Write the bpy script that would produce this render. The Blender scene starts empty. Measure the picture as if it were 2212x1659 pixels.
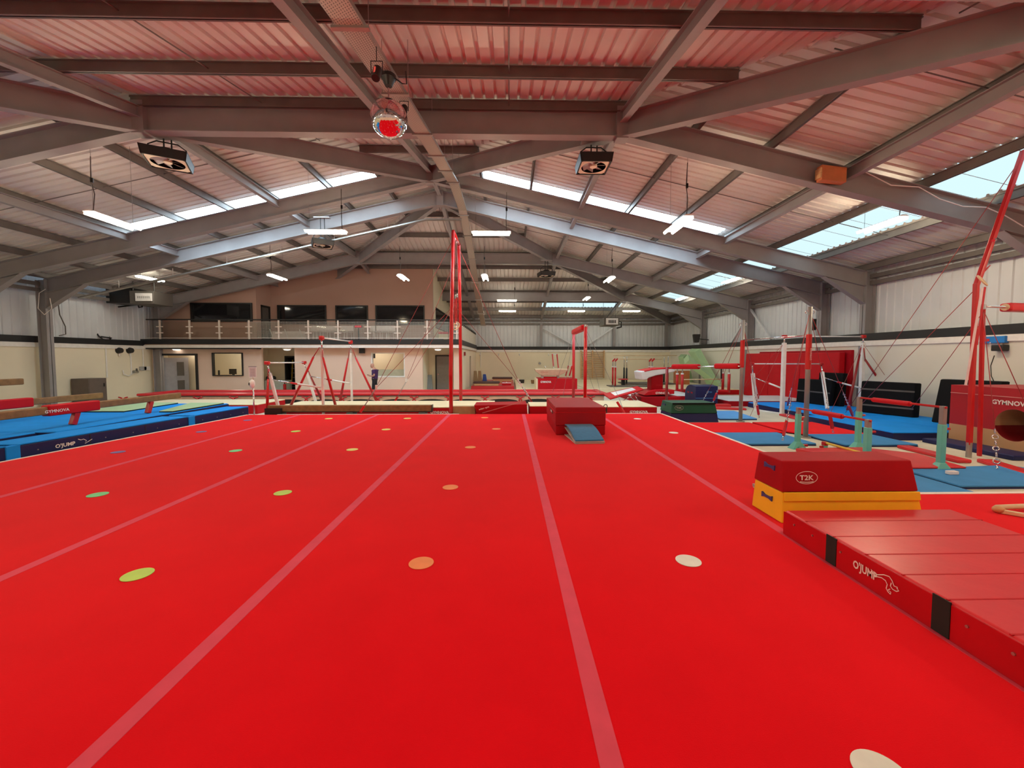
import bpy, bmesh, math, random
from mathutils import Vector as V, Matrix
random.seed(7)
S = bpy.context.scene
COL = S.collection

# ------------------------------------------------------------------ camera, world, exposure
FL, PPX, PPY, EYE = 880.0, 1117.7, 816.6, 2.0
YAW, PIT = math.radians(1.15), math.radians(2.9)
cam = bpy.data.objects.new('camera', bpy.data.cameras.new('camera'))
COL.objects.link(cam)
cam.location = (0, 0, EYE)
cam.rotation_euler = (math.pi / 2 - PIT, 0, -YAW)
cam.data.sensor_fit = 'HORIZONTAL'
cam.data.sensor_width = 36.0
cam.data.lens = 36.0 * FL / 2212
cam.data.shift_x = -(PPX - 1106) / 2212
cam.data.shift_y = (PPY - 829.5) / 2212
cam.data.clip_start = 0.05
cam.data.clip_end = 200
S.camera = cam

w = bpy.data.worlds.new('sky'); S.world = w; w.use_nodes = True
w.node_tree.nodes['Background'].inputs[0].default_value = (0.62, 0.8, 0.95, 1)
w.node_tree.nodes['Background'].inputs[1].default_value = 1.0
S.view_settings.view_transform = 'Standard'
S.view_settings.look = 'None'
S.view_settings.gamma = 1
S.view_settings.exposure = -0.72
TUBE = 88.0        # fluorescent tubes
SKY = 1.0          # daylight behind the roof lights
try:
    S.cycles.use_denoising = True
    S.cycles.max_bounces = 8
    S.cycles.diffuse_bounces = 5
    S.cycles.sample_clamp_indirect = 6.0
except Exception:
    pass

# ------------------------------------------------------------------ pixel of the photograph -> point in the hall
_f = V((math.sin(YAW) * math.cos(PIT), math.cos(YAW) * math.cos(PIT), -math.sin(PIT)))
_r = V((math.cos(YAW), -math.sin(YAW), 0)); _u = _r.cross(_f)
def ray(px, py): return _f + _r * ((px - PPX) / FL) - _u * ((py - PPY) / FL)
def FZ(px, py, z=0.2):
    d = ray(px, py); return d * ((z - EYE) / d.z) + V((0, 0, EYE))
def FY(px, py, y):
    d = ray(px, py); return d * (y / d.y) + V((0, 0, EYE))
def FX(px, py, x):
    d = ray(px, py); return d * (x / d.x) + V((0, 0, EYE))

# ------------------------------------------------------------------ materials
MATS = {}
def mat(name, col, rough=0.5, metal=0.0, var=0.06, scale=6.0, bump=0.0, bscale=30.0, emit=0.0, sheen=0.0, coat=0.0, spec=0.5, alpha=1.0, stretch=None):
    if name in MATS: return MATS[name]
    m = bpy.data.materials.new(name); m.use_nodes = True
    nt = m.node_tree; N = nt.nodes; L = nt.links
    b = N['Principled BSDF']
    b.inputs['Roughness'].default_value = rough
    b.inputs['Metallic'].default_value = metal
    b.inputs['Specular IOR Level'].default_value = spec
    if sheen:
        b.inputs['Sheen Weight'].default_value = sheen
        b.inputs['Sheen Roughness'].default_value = 0.4
    if coat: b.inputs['Coat Weight'].default_value = coat
    if alpha < 1: b.inputs['Alpha'].default_value = alpha
    if emit:
        b.inputs['Emission Color'].default_value = (*col, 1)
        b.inputs['Emission Strength'].default_value = emit
    tc = N.new('ShaderNodeTexCoord')
    src = tc.outputs['Object']
    if stretch:
        mp = N.new('ShaderNodeMapping'); mp.inputs['Scale'].default_value = stretch
        L.new(src, mp.inputs[0]); src = mp.outputs[0]
    nz = N.new('ShaderNodeTexNoise'); nz.inputs['Scale'].default_value = scale; nz.inputs['Detail'].default_value = 4
    L.new(src, nz.inputs['Vector'])
    cr = N.new('ShaderNodeValToRGB')
    cr.color_ramp.elements[0].position = 0.3; cr.color_ramp.elements[1].position = 0.7
    cr.color_ramp.elements[0].color = tuple(max(0, c * (1 - var)) for c in col) + (1,)
    cr.color_ramp.elements[1].color = tuple(min(1, c * (1 + var)) for c in col) + (1,)
    L.new(nz.outputs['Fac'], cr.inputs[0]); L.new(cr.outputs[0], b.inputs['Base Color'])
    if bump:
        n2 = N.new('ShaderNodeTexNoise'); n2.inputs['Scale'].default_value = bscale; n2.inputs['Detail'].default_value = 3
        L.new(src, n2.inputs['Vector'])
        bp = N.new('ShaderNodeBump'); bp.inputs['Strength'].default_value = bump; bp.inputs['Distance'].default_value = 0.02
        L.new(n2.outputs['Fac'], bp.inputs['Height']); L.new(bp.outputs[0], b.inputs['Normal'])
    MATS[name] = m
    return m
def vinyl(name, col, rough=0.45, spec=0.28): return mat(name, col, rough, var=0.05, scale=3, bump=0.12, bscale=5, spec=spec)

CARPET = mat('carpet_red', (0.76, 0.005, 0.013), 0.95, var=0.04, scale=1.6, bump=0.15, bscale=160, sheen=0.10, spec=0.02)
SEAM = mat('seam_tape_pink', (0.72, 0.075, 0.13), 0.8, var=0.05, spec=0.2)
TAPEW = mat('white_tape', (0.85, 0.78, 0.72), 0.6)
RED = vinyl('vinyl_red', (0.52, 0.006, 0.014), 0.5, 0.2)
REDB = vinyl('vinyl_bright_red', (0.62, 0.02, 0.03), 0.33, 0.5)
DRED = vinyl('vinyl_dark_red', (0.36, 0.004, 0.012), 0.6, 0.15)
YEL = vinyl('vinyl_yellow', (0.95, 0.60, 0.03))
NAVY = vinyl('vinyl_navy', (0.012, 0.017, 0.09))
BLUE = vinyl('vinyl_blue', (0.012, 0.28, 0.88), 0.75, 0.12)
LBLUE = vinyl('vinyl_light_blue', (0.10, 0.34, 0.76), 0.7, 0.15)
MBLUE = vinyl('vinyl_mid_blue', (0.055, 0.25, 0.56), 0.65, 0.15)
SUEDEB = mat('suede_blue', (0.02, 0.15, 0.33), 0.85, sheen=0.2, var=0.1, scale=14)
GREEN = vinyl('vinyl_green', (0.006, 0.085, 0.05))
PGREEN = vinyl('vinyl_pale_green', (0.42, 0.62, 0.36))
CREAMM = vinyl('vinyl_cream', (0.80, 0.70, 0.47), 0.6)
TAN = mat('suede_tan', (0.42, 0.29, 0.15), 0.8, var=0.1, scale=8)
SUEDE = mat('suede_brown', (0.235, 0.125, 0.05), 0.75, var=0.16, scale=9, bump=0.1)
BLACKV = vinyl('vinyl_black', (0.004, 0.0045, 0.006), 0.6, 0.12)
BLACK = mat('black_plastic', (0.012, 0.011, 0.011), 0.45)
BLACKT = mat('black_trim', (0.012, 0.013, 0.015), 0.5)
WEB = mat('black_webbing', (0.012, 0.012, 0.012), 0.85)
STEEL = mat('steel_painted_grey', (0.28, 0.265, 0.27), 0.55, var=0.07, scale=2)
PURL = mat('purlin_galvanised', (0.17, 0.155, 0.145), 0.55, metal=0.2, var=0.12, scale=3)
SHEET = mat('roof_sheet_white', (0.68, 0.65, 0.62), 0.5, var=0.06, scale=1.2)
CLAD = mat('wall_cladding_white', (0.64, 0.68, 0.72), 0.45, var=0.05, scale=1.0)
PLAST = mat('wall_plaster_cream', (0.83, 0.76, 0.59), 0.8, var=0.03, scale=0.8)
PLASTG = mat('wall_plaster_pale', (0.72, 0.70, 0.62), 0.8, var=0.03, scale=0.8)
PLASTU = mat('wall_plaster_upper', (0.46, 0.30, 0.24), 0.8, var=0.03, scale=0.8)  # dimness and red bounce of the upper walls put into the colour
PLASTW = mat('wall_plaster_red_bounce', (0.78, 0.58, 0.47), 0.8, var=0.03, scale=0.8)  # red bounce from the carpet put into the office plaster colour
TRIMW = mat('white_trim', (0.82, 0.80, 0.76), 0.5)
CONC = mat('concrete_floor', (0.60, 0.57, 0.46), 0.7, var=0.12, scale=1.5, bump=0.05)
CHROME = mat('chrome', (0.75, 0.75, 0.76), 0.14, metal=1.0, var=0.02)
GALV = mat('galvanised_steel', (0.42, 0.41, 0.39), 0.4, metal=0.8, var=0.1)
GREYP = mat('grey_post_paint', (0.30, 0.285, 0.28), 0.4, metal=0.4)
WPAINT = mat('white_post_paint', (0.80, 0.80, 0.80), 0.3)
RPAINT = mat('red_post_paint', (0.52, 0.012, 0.016), 0.28)
DRPAINT = mat('dark_red_post_paint', (0.26, 0.012, 0.016), 0.35)
CABLE = mat('red_cable', (0.33, 0.03, 0.03), 0.5)
SCABLE = mat('steel_cable', (0.34, 0.32, 0.31), 0.4, metal=0.7)
GREY = mat('grey_plastic', (0.35, 0.35, 0.35), 0.5)
DGREY = mat('dark_grey', (0.10, 0.09, 0.08), 0.6)
WOOD = mat('pale_wood', (0.60, 0.36, 0.17), 0.5, var=0.15, scale=3, stretch=(1, 1, 12))
WOODB = mat('bar_wood', (0.72, 0.56, 0.36), 0.5, var=0.1, scale=4)
OWOOD = mat('orange_wood', (0.52, 0.17, 0.06), 0.5, var=0.1)
MINT = mat('mint_post_paint', (0.13, 0.52, 0.45), 0.4)
YPAINT = mat('yellow_paint', (0.80, 0.55, 0.06), 0.4)
INK = mat('white_print', (0.85, 0.82, 0.80), 0.6)
RINK = mat('red_print', (0.5, 0.02, 0.03), 0.6)
GLASSD = mat('dark_glass', (0.012, 0.012, 0.014), 0.06, spec=0.6)
SKIN = mat('skin', (0.55, 0.30, 0.22), 0.55)
def glow(name, col, st):
    m = bpy.data.materials.new(name); m.use_nodes = True
    nt = m.node_tree; nt.nodes.remove(nt.nodes['Principled BSDF'])
    e = nt.nodes.new('ShaderNodeEmission'); e.inputs[0].default_value = (*col, 1); e.inputs[1].default_value = st
    nt.links.new(e.outputs[0], nt.nodes['Material Output'].inputs[0]); MATS[name] = m; return m
TUBEM = glow('lit_tube_warm', (1.0, 0.82, 0.55), TUBE * 3.0)
TUBEC = glow('lit_tube_white', (0.90, 0.95, 1.0), TUBE)
SKYM = glow('daylit_panel', (1.20, 1.62, 1.72), SKY)
SKYS = glow('daylit_strip', (19, 25, 29), SKY)
LAMPM = glow('lit_bulkhead', (1.0, 0.93, 0.8), 6.0)
REDLED = glow('lit_red_display', (0.9, 0.02, 0.05), 1.2)
TUBEF = glow('lit_tube_far', (1.0, 0.92, 0.74), TUBE * 1.0)
def glassmat():
    m = bpy.data.materials.new('clear_glass'); m.use_nodes = True
    nt = m.node_tree; nt.nodes.remove(nt.nodes['Principled BSDF'])
    t = nt.nodes.new('ShaderNodeBsdfTransparent'); t.inputs[0].default_value = (0.93, 0.95, 0.94, 1)
    g = nt.nodes.new('ShaderNodeBsdfGlossy'); g.inputs['Roughness'].default_value = 0.02
    fr = nt.nodes.new('ShaderNodeFresnel'); fr.inputs[0].default_value = 1.12
    mx = nt.nodes.new('ShaderNodeMixShader')
    nt.links.new(fr.outputs[0], mx.inputs[0]); nt.links.new(t.outputs[0], mx.inputs[1]); nt.links.new(g.outputs[0], mx.inputs[2])
    nt.links.new(mx.outputs[0], nt.nodes['Material Output'].inputs[0]); return m
GLASS = glassmat()

# ------------------------------------------------------------------ mesh builder
ORIG = {}
class MB:
    def __init__(s): s.v = []; s.f = []
    def add(s, vs, fs):
        n = len(s.v); s.v += [V(p) for p in vs]; s.f += [tuple(i + n for i in f) for f in fs]; return s
    def hexa(s, p):
        return s.add(p, [(0, 3, 2, 1), (4, 5, 6, 7), (0, 1, 5, 4), (1, 2, 6, 5), (2, 3, 7, 6), (3, 0, 4, 7)])
    def box(s, x0, x1, y0, y1, z0, z1):
        return s.hexa([(x0, y0, z0), (x1, y0, z0), (x1, y1, z0), (x0, y1, z0), (x0, y0, z1), (x1, y0, z1), (x1, y1, z1), (x0, y1, z1)])
    def obox(s, c, size, rot=None):
        h = V(size) / 2; m = rot or Matrix.Identity(3)
        q = [V((sx * h.x, sy * h.y, sz * h.z)) for sz in (-1, 1) for sx, sy in ((-1, -1), (1, -1), (1, 1), (-1, 1))]
        return s.hexa([V(c) + m @ p for p in q])
    def slab(s, p, q, wd, z0, z1, side=None):
        p, q = V(p), V(q); d = q - p
        sd = (V(side) if side else V((-d.y, d.x, 0))).normalized() * (wd / 2); a, b = V((0, 0, z0)), V((0, 0, z1))
        return s.hexa([p - sd + a, q - sd + a, q + sd + a, p + sd + a, p - sd + b, q - sd + b, q + sd + b, p + sd + b])
    def ibeam(s, p, q, dep, wd, tf=0.022, tw=0.018):
        s.slab(p, q, wd, 0, tf); s.slab(p, q, wd, dep - tf, dep); return s.slab(p, q, tw, tf, dep - tf)
    def prism(s, poly, vec):
        n = len(poly); a = [V(p) for p in poly]; b = [p + V(vec) for p in a]
        return s.add(a + b, [tuple(range(n - 1, -1, -1)), tuple(range(n, 2 * n))] + [(i, (i + 1) % n, n + (i + 1) % n, n + i) for i in range(n)])
    def tube(s, p, q, r, n=10, r2=None, cap=True):
        p, q = V(p), V(q); d = (q - p).normalized(); r2 = r if r2 is None else r2
        a = d.orthogonal().normalized(); b = d.cross(a)
        A = [p + (a * math.cos(t) + b * math.sin(t)) * r for t in [2 * math.pi * i / n for i in range(n)]]
        B = [q + (a * math.cos(t) + b * math.sin(t)) * r2 for t in [2 * math.pi * i / n for i in range(n)]]
        fs = [(i, (i + 1) % n, n + (i + 1) % n, n + i) for i in range(n)]
        if cap: fs += [tuple(range(n - 1, -1, -1)), tuple(range(n, 2 * n))]
        return s.add(A + B, fs)
    def path(s, pts, r, n=6):
        for i in range(len(pts) - 1): s.tube(pts[i], pts[i + 1], r, n)
        return s
    def bar(s, p, q, w1, w2, up=(0, 0, 1)):
        p, q = V(p), V(q); d = (q - p).normalized(); a = d.cross(V(up))
        if a.length < 1e-4: a = d.cross(V((0, 1, 0)))
        a = a.normalized(); b = a.cross(d); a = a * (w1 / 2); b = b * (w2 / 2)
        return s.hexa([p - a - b, q - a - b, q + a - b, p + a - b, p - a + b, q - a + b, q + a + b, p + a + b])
    def ball(s, c, r, n=16, m=8):
        c = V(c); r = r if isinstance(r, (tuple, list)) else (r, r, r); vs = []; fs = []
        for j in range(m + 1):
            t = math.pi * j / m
            for i in range(n):
                u = 2 * math.pi * i / n
                vs.append(c + V((r[0] * math.sin(t) * math.cos(u), r[1] * math.sin(t) * math.sin(u), r[2] * math.cos(t))))
        for j in range(m):
            for i in range(n): fs.append((j * n + i, (j + 1) * n + i, (j + 1) * n + (i + 1) % n, j * n + (i + 1) % n))
        return s.add(vs, fs)
    def ring(s, c, R, r, nrm=(0, 0, 1), n=28, m=8, sx=1.0):
        c = V(c); z = V(nrm).normalized(); x = z.orthogonal().normalized(); y = z.cross(x); vs = []; fs = []
        for i in range(n):
            t = 2 * math.pi * i / n; d = x * math.cos(t) * sx + y * math.sin(t)
            for j in range(m):
                p = 2 * math.pi * j / m; vs.append(c + d * R + (d.normalized() * math.cos(p) + z * math.sin(p)) * r)
        for i in range(n):
            for j in range(m): fs.append((i * m + j, ((i + 1) % n) * m + j, ((i + 1) % n) * m + (j + 1) % m, i * m + (j + 1) % m))
        return s.add(vs, fs)
    def disc(s, c, r, h, n=40):
        c = V(c); return s.tube(c, c + V((0, 0, h)), r, n)
    def chain(s, p, q, L=0.07, r=0.008):
        p, q = V(p), V(q); d = (q - p); n = max(2, int(d.length / L)); d = d / n; a = d.orthogonal().normalized(); b = d.normalized().cross(a)
        for i in range(n):
            s.ring(p + d * (i + 0.5), d.length * 0.36, r, a if i % 2 else b, n=10, m=4)
        return s
    def build(s, name, m, parent=None, bevel=0.0, smooth=False, at=None, seg=2):
        o_ = V(at) if at is not None else (ORIG[parent.name] if parent else V((0, 0, 0)))
        me = bpy.data.meshes.new(name); me.from_pydata([p - o_ for p in s.v], [], s.f)
        bm = bmesh.new(); bm.from_mesh(me); bmesh.ops.recalc_face_normals(bm, faces=bm.faces); bm.to_mesh(me); bm.free()
        me.materials.append(m)
        if smooth:
            for p in me.polygons: p.use_smooth = True
        o = bpy.data.objects.new(name, me); COL.objects.link(o)
        if parent: o.parent = parent
        else: o.location = o_
        ORIG[o.name] = o_
        if bevel:
            b = o.modifiers.new('edge', 'BEVEL'); b.width = bevel; b.segments = seg; b.limit_method = 'ANGLE'; b.angle_limit = math.radians(40)
            if seg > 1:
                for p in me.polygons: p.use_smooth = True
                wn = o.modifiers.new('wn', 'WEIGHTED_NORMAL'); wn.keep_sharp = False
        return o
def tag(o, label, cat, group=None, kind=None):
    o['label'] = label; o['category'] = cat
    if group: o['group'] = group
    if kind: o['kind'] = kind
    return o
def thing(name, label, cat, loc, group=None):
    o = bpy.data.objects.new(name, None); COL.objects.link(o); o.location = loc; o.empty_display_size = 0.1
    ORIG[o.name] = V(loc); return tag(o, label, cat, group)
def struct(name, mb, m, label=None, parent=None, **k):
    o = mb.build(name, m, parent, **k)
    if not parent:
        o['kind'] = 'structure'
        if label: o['label'] = label; o['category'] = k.get('cat', name.split('_')[0])
    return o
def one(name, mb, m, label, cat, at, group=None, **k): return tag(mb.build(name, m, None, at=at, **k), label, cat, group)
def dup(root, delta, label=None, rotz=0.0):
    r = root.copy(); COL.objects.link(r); r.location = V(root.location) + V(delta); r.rotation_euler = (0, 0, rotz)
    if label: r['label'] = label
    def kids(a, b):
        for ch in [c for c in list(a.children)]:
            c = ch.copy(); COL.objects.link(c); c.parent = b; kids(ch, c)
    kids(root, r); ORIG[r.name] = V(r.location); return r
def text(parent, body, o, right, up, height, m=None, width=None, name='lettering', bold=0.0, sub=None):
    cu = bpy.data.curves.new('t', 'FONT'); cu.body = body; cu.size = 1.0; cu.offset = bold; cu.extrude = 0.0; cu.resolution_u = 2
    to = bpy.data.objects.new('t', cu); COL.objects.link(to)
    dg = bpy.context.evaluated_depsgraph_get(); me = bpy.data.meshes.new_from_object(to.evaluated_get(dg))
    bpy.data.objects.remove(to); bpy.data.curves.remove(cu)
    xs = [v.co.x for v in me.vertices]; ys = [v.co.y for v in me.vertices]
    x0, x1, y0, y1 = min(xs), max(xs), min(ys), max(ys)
    sy = height / (y1 - y0); sx = (width / (x1 - x0)) if width else sy
    R, U = V(right).normalized(), V(up).normalized(); Nn = R.cross(U); b = ORIG[parent.name]
    for v in me.vertices:
        v.co = V(o) + R * ((v.co.x - (x0 + x1) / 2) * sx) + U * ((v.co.y - (y0 + y1) / 2) * sy) + Nn * 0.004 - b
    me.name = name; me.materials.clear(); me.materials.append(m or INK)
    t = bpy.data.objects.new(name, me); COL.objects.link(t); t.parent = parent; ORIG[t.name] = b; return t

# ------------------------------------------------------------------ roof geometry
XR, YA, YB, SL, ZA = -2.77, 14.7, 16.8, 0.228, 8.14      # ridge line, its two ends, slope, height under the apex
HALF = 15.65
XL, XRT = XR - HALF, XR + HALF
YN, YF = YA - HALF, YB + HALF
PY = [4.3, 9.4, YA, YB, 22.0, 27.3]
def dd(x, y): return max(abs(x - XR), YA - y, y - YB, 0)
def zb(x, y): return ZA - SL * dd(x, y)
RD, PD = 0.54, 0.21
SHZ = RD + PD + 0.03
NODE = {0: 10.55, 1: 5.3, 4: 5.2, 5: 10.5}
def col_side(x0, sgn): return x0
# rafters, columns
def rafter(x_in, y, sgn):
    mb = MB(); xo = XR + sgn * HALF
    p, q = V((x_in, y, zb(x_in, y))), V((xo, y, zb(xo, y)))
    mb.ibeam(p, q, RD, 0.24)
    # haunch towards the column
    hx = xo - sgn * 1.5
    a = V((hx, y - 0.012, zb(hx, y))); b = V((xo, y - 0.012, zb(xo, y))); c = V((xo, y - 0.012, zb(xo, y) - 0.62))
    mb.prism([a, b, c], (0, 0.024, 0)); mb.slab(a + V((0, 0.012, 0)), c + V((0, 0.012, 0)), 0.22, -0.02, 0.0)
    struct('roof_beam', mb, STEEL, 'grey steel rafter of a roof frame')
    mc = MB(); x2 = xo + sgn * 0.36; zt = zb(xo, y) + RD
    mc.box(min(xo, xo + sgn * .022), max(xo, xo + sgn * .022), y - .12, y + .12, 0, zt)
    mc.box(min(x2, x2 - sgn * .022), max(x2, x2 - sgn * .022), y - .12, y + .12, 0, zt - .05)
    mc.box(min(xo, x2), max(xo, x2), y - .01, y + .01, 0, zt - .03)
    struct('column', mc, STEEL, 'grey steel wall column')
for i, y in enumerate(PY):
    for sgn in (-1, 1):
        n = NODE.get(i, 0); rafter(XR + sgn * n, y, sgn)
    if i in NODE:
        n = NODE[i]; z = zb(XR, y) if i in (0, 1, 4, 5) else ZA
        mb = MB(); mb.ibeam((XR - n, y, z), (XR + n, y, z), RD + 0.02, 0.24)
        for sgn in (-1, 1):
            mb.box(XR + sgn * n - .13, XR + sgn * n + .13, y - .13, y + .13, z - .05, z + RD + .1)
        struct('roof_beam', mb, STEEL, 'grey steel cross beam carrying the hipped roof end')
    else:
        mb = MB(); mb.box(XR - .14, XR + .14, y - .13, y + .13, ZA - .06, ZA + RD); mb.box(XR - .3, XR + .3, y - .11, y + .11, ZA - .02, ZA + .03)
        struct('roof_beam', mb, STEEL, 'steel apex plate joining two rafters')
# hip rafters
for sx in (-1, 1):
    for ye, sy in ((YA, -1), (YB, 1)):
        mb = MB(); mb.ibeam((XR, ye, ZA), (XR + sx * HALF, ye + sy * HALF, ZA - SL * HALF), RD - .02, 0.2)
        struct('roof_beam', mb, STEEL, 'grey diagonal hip rafter')
# longitudinal struts
def strut(x, y0, y1):
    mb = MB(); mb.ibeam((x, y0, zb(x, y0) + .3), (x, y1, zb(x, y1) + .3), .24, .15, .016, .014)
    struct('roof_beam', mb, STEEL, 'grey strut running between roof frames')
for d, ys in ((0, [YN, PY[0], PY[1], YA, YB, PY[4], PY[5], YF]), (5.3, [YN, PY[0], PY[1], YA, YB, PY[4], PY[5], YF]), (10.5, [YN, PY[0], PY[1], YA, YB, PY[4], PY[5], YF])):
    for sgn in ((-1, 1) if d else (1,)):
        for a, b in zip(ys[:-1], ys[1:]): strut(XR + sgn * d, a, b)
# purlins
DS = [1.8, 3.54, 5.3 + .12, 7.0, 8.7, 10.5 + .12, 12.3, 13.95, 15.6]
def purlin(p, q, low):
    mb = MB(); mb.slab(p, q, .016, 0, PD); mb.slab(p, q, .075, 0, .016); mb.slab(p, q, .075, PD - .016, PD)
    struct('purlin', mb, PURL, 'dark steel purlin under the roof sheets')
for d in DS:
    for sgn in (-1, 1):
        x = XR + sgn * d; z = ZA - SL * d + RD
        purlin((x, YA - d, z), (x, YB + d, z), d)
    for ye, sy in ((YA, -1), (YB, 1)):
        y = ye + sy * d; z = ZA - SL * d + RD
        purlin((XR - d, y, z), (XR + d, y, z), d)
# sag rods
def rod(p, q, r=.012): struct('tie_rod', MB().tube(p, q, r, 6), PURL, 'thin dark tie rod between purlins')
for sgn in (-1, 1):
    for y in (6.7, 12.0, 19.4, 24.6):
        d0 = max(1.8, YA - y, y - YB)
        rod((XR + sgn * d0, y, ZA - SL * d0 + RD + .1), (XR + sgn * 15.6, y, ZA - SL * 15.6 + RD + .1))
for x in (-10.6, -5.4, 0.0, 6.2):
    d0 = max(1.8, abs(x - XR))
    rod((x, YA - d0, ZA - SL * d0 + RD + .1), (x, YA - 15.6, ZA - SL * 15.6 + RD + .1))
# corrugated roof sheets with roof-light openings
OPEN_R = [(4.6, 22.6), (23.7, 26.8)]
def sheet_profile(t, pitch=.25):
    u = (t / pitch) % 1.0; return u
def profile(t0, t1, pitch=.25, h=.05):
    out = []; k = math.floor(t0 / pitch)
    while k * pitch < t1:
        for u, z in ((0, 0), (.66, 0), (.74, h), (.92, h)):
            t = (k + u) * pitch
            if t0 <= t <= t1: out.append((t, z))
        k += 1
    out = [(t0, 0)] + [p for p in out if t0 + .002 < p[0] < t1 - .002] + [(t1, 0)]
    return out
EAV = HALF + .42
roof = MB()
def strip(fn, t0, t1, a0, a1, holes):
    """fn(t, d, h) -> point; a0(t) inner distance, a1 outer; holes: list of (t0,t1,d0,d1)"""
    pr = profile(t0, t1)
    cuts = sorted({c for h in holes for c in h[:2]})
    for (ta, ha), (tb, hb) in zip(pr[:-1], pr[1:]):
        tm = (ta + tb) / 2; segs = [(None, None)]
        hs = [h for h in holes if h[0] <= tm <= h[1]]
        edges = [('in',)]
        def dv(t, e): return max(a0(t), e) if e is not None else a0(t)
        cur = None; parts = []
        for h in sorted(hs, key=lambda h: h[2]): parts.append((cur, h[2])); cur = h[3]
        parts.append((cur, a1))
        for lo, hi in parts:
            la, lb = dv(ta, lo), dv(tb, lo); xa, xb = max(la, hi), max(lb, hi)
            if hi - min(la, lb) < .01: continue
            roof.add([fn(ta, la, ha), fn(tb, lb, hb), fn(tb, xb, hb), fn(ta, xa, ha)], [(0, 1, 2, 3)])
zs = lambda d, h: ZA - SL * d + SHZ + h
for sgn in (-1, 1):
    holes = [(14.5, 15.75, 1.85, 10.45)]
    if sgn == 1: holes += [(a, b, 12.35, 13.9) for a, b in OPEN_R]
    strip(lambda t, d, h, s=sgn: V((XR + s * d, t, zs(d, h))), YA - EAV, YB + EAV, lambda t: max(0, max(YA - t, t - YB) - .12), EAV, holes)
for ye, sy in ((YA, -1), (YB, 1)):
    holes = [(2.45, 8.3, 12.35, 13.9)] if sy == 1 else []
    strip(lambda t, d, h, s=sy, y=ye: V((t, y + s * d, zs(d, h))), XR - EAV, XR + EAV, lambda t: max(0, abs(t - XR) - .12), EAV, holes)
struct('ceiling', roof, SHEET, 'white corrugated roof sheets')
lid = MB()
R4 = [V((XR - EAV - .3, YA - EAV - .3, zs(EAV + .3, .12))), V((XR + EAV + .3, YA - EAV - .3, zs(EAV + .3, .12))), V((XR + EAV + .3, YB + EAV + .3, zs(EAV + .3, .12))), V((XR - EAV - .3, YB + EAV + .3, zs(EAV + .3, .12)))]
# roof lights: translucent panels closing the openings
wn = [0]
def rooflight(pts, m, label):
    wn[0] += 1
    mb = MB(); mb.add(pts, [(0, 1, 2, 3)]); mb.add([p + V((0, 0, .02)) for p in pts], [(3, 2, 1, 0)])
    o = mb.build('window_%d' % wn[0], m); o['kind'] = 'structure'; o['label'] = label; o['category'] = 'skylight'
    return o
def panel_rib(o, p, q):
    pass
for sgn in (-1, 1):
    for a, b in ((1.85, 5.38), (5.46, 10.45)):
        P = lambda d, y: V((XR + sgn * d, y, zs(d, .06)))
        rooflight([P(a - .04, 14.42), P(b + .04, 14.42), P(b + .04, 15.83), P(a - .04, 15.83)], SKYS, 'long pale roof light strip near the ridge')
for a, b in OPEN_R:
    ys = [a] + [y for y in (9.4, 14.7, 16.8, 22.0) if a < y < b] + [b]
    for y0, y1 in zip(ys[:-1], ys[1:]):
        P = lambda d, y: V((XR + d, y, zs(d, .06)))
        o = rooflight([P(12.25, y0), P(14.0, y0), P(14.0, y1), P(12.25, y1)], SKYM, 'pale blue roof light panel above the right wall')
        mb = MB(); y = math.ceil(y0)
        while y < y1: mb.tube(P(12.35, y) - V((0, 0, .02)), P(13.9, y) - V((0, 0, .02)), .006, 4); y += 1.0
        mb.build('sheet_rib', GREY, o)
o = rooflight([V((2.4, YB + 12.25, zs(12.25, .06))), V((8.35, YB + 12.25, zs(12.25, .06))), V((8.35, YB + 14.0, zs(14.0, .06))), V((2.4, YB + 14.0, zs(14.0, .06)))], SKYM, 'pale blue roof light panel in the far hip')

# ------------------------------------------------------------------ floor and walls
CL, CR, CN, CF = XL - .42, XRT + .42, YN - .42, YF + .42     # cladding planes
LL, LR, LN, LF = -19.0, XRT + .02, YN + .05, YF              # lower plaster planes
struct('floor', MB().box(CL - .3, CR + .3, CN - .3, CF + .3, -.2, 0), CONC, 'pale concrete floor')
ZE = ZA - SL * EAV + SHZ + .02
def cladding(a, b, nrm, z0=2.85):
    a, b = V(a), V(b); L = (b - a).length; d = (b - a) / L; n = V(nrm); mb = MB(); pr = profile(0, L, .30, .032)
    for (ta, ha), (tb, hb) in zip(pr[:-1], pr[1:]):
        p, q = a + d * ta - n * ha, a + d * tb - n * hb
        mb.add([p + V((0, 0, z0)), q + V((0, 0, z0)), q + V((0, 0, ZE)), p + V((0, 0, ZE))], [(0, 1, 2, 3)])
    mb.slab(a - n * .12, b - n * .12, .06, z0 - .3, ZE + .1); return mb
def wall(side, a, b, nrm, la, lb, m=PLAST, gaps=()):
    struct('wall_%s' % side, cladding(a, b, nrm), CLAD, 'ribbed white cladding above the plaster')
    n = V(nrm)
    mb = MB(); mb.slab(V(la) - n * .15, V(lb) - n * .15, .3, 0, 2.6)
    struct('wall_%s_lower' % side, mb, m, 'cream plaster lower wall')
    mb = MB(); mb.slab(V(la) - n * .20, V(lb) - n * .20, .46, 2.6, 2.86)
    struct('trim_%d' % {'right': 1, 'left': 2, 'back': 3, 'front': 4}[side], mb, BLACKT, 'black ledge trim on top of the lower wall')
    mb = MB(); mb.slab(V(la) + n * .025, V(lb) + n * .025, .05, 2.42, 2.56); mb.slab(V(la) + n * .01, V(lb) + n * .01, .02, 2.56, 2.6)
    struct('trim_%d' % {'right': 5, 'left': 6, 'back': 7, 'front': 8}[side], mb, TRIMW, 'white trim under the black ledge')
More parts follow.
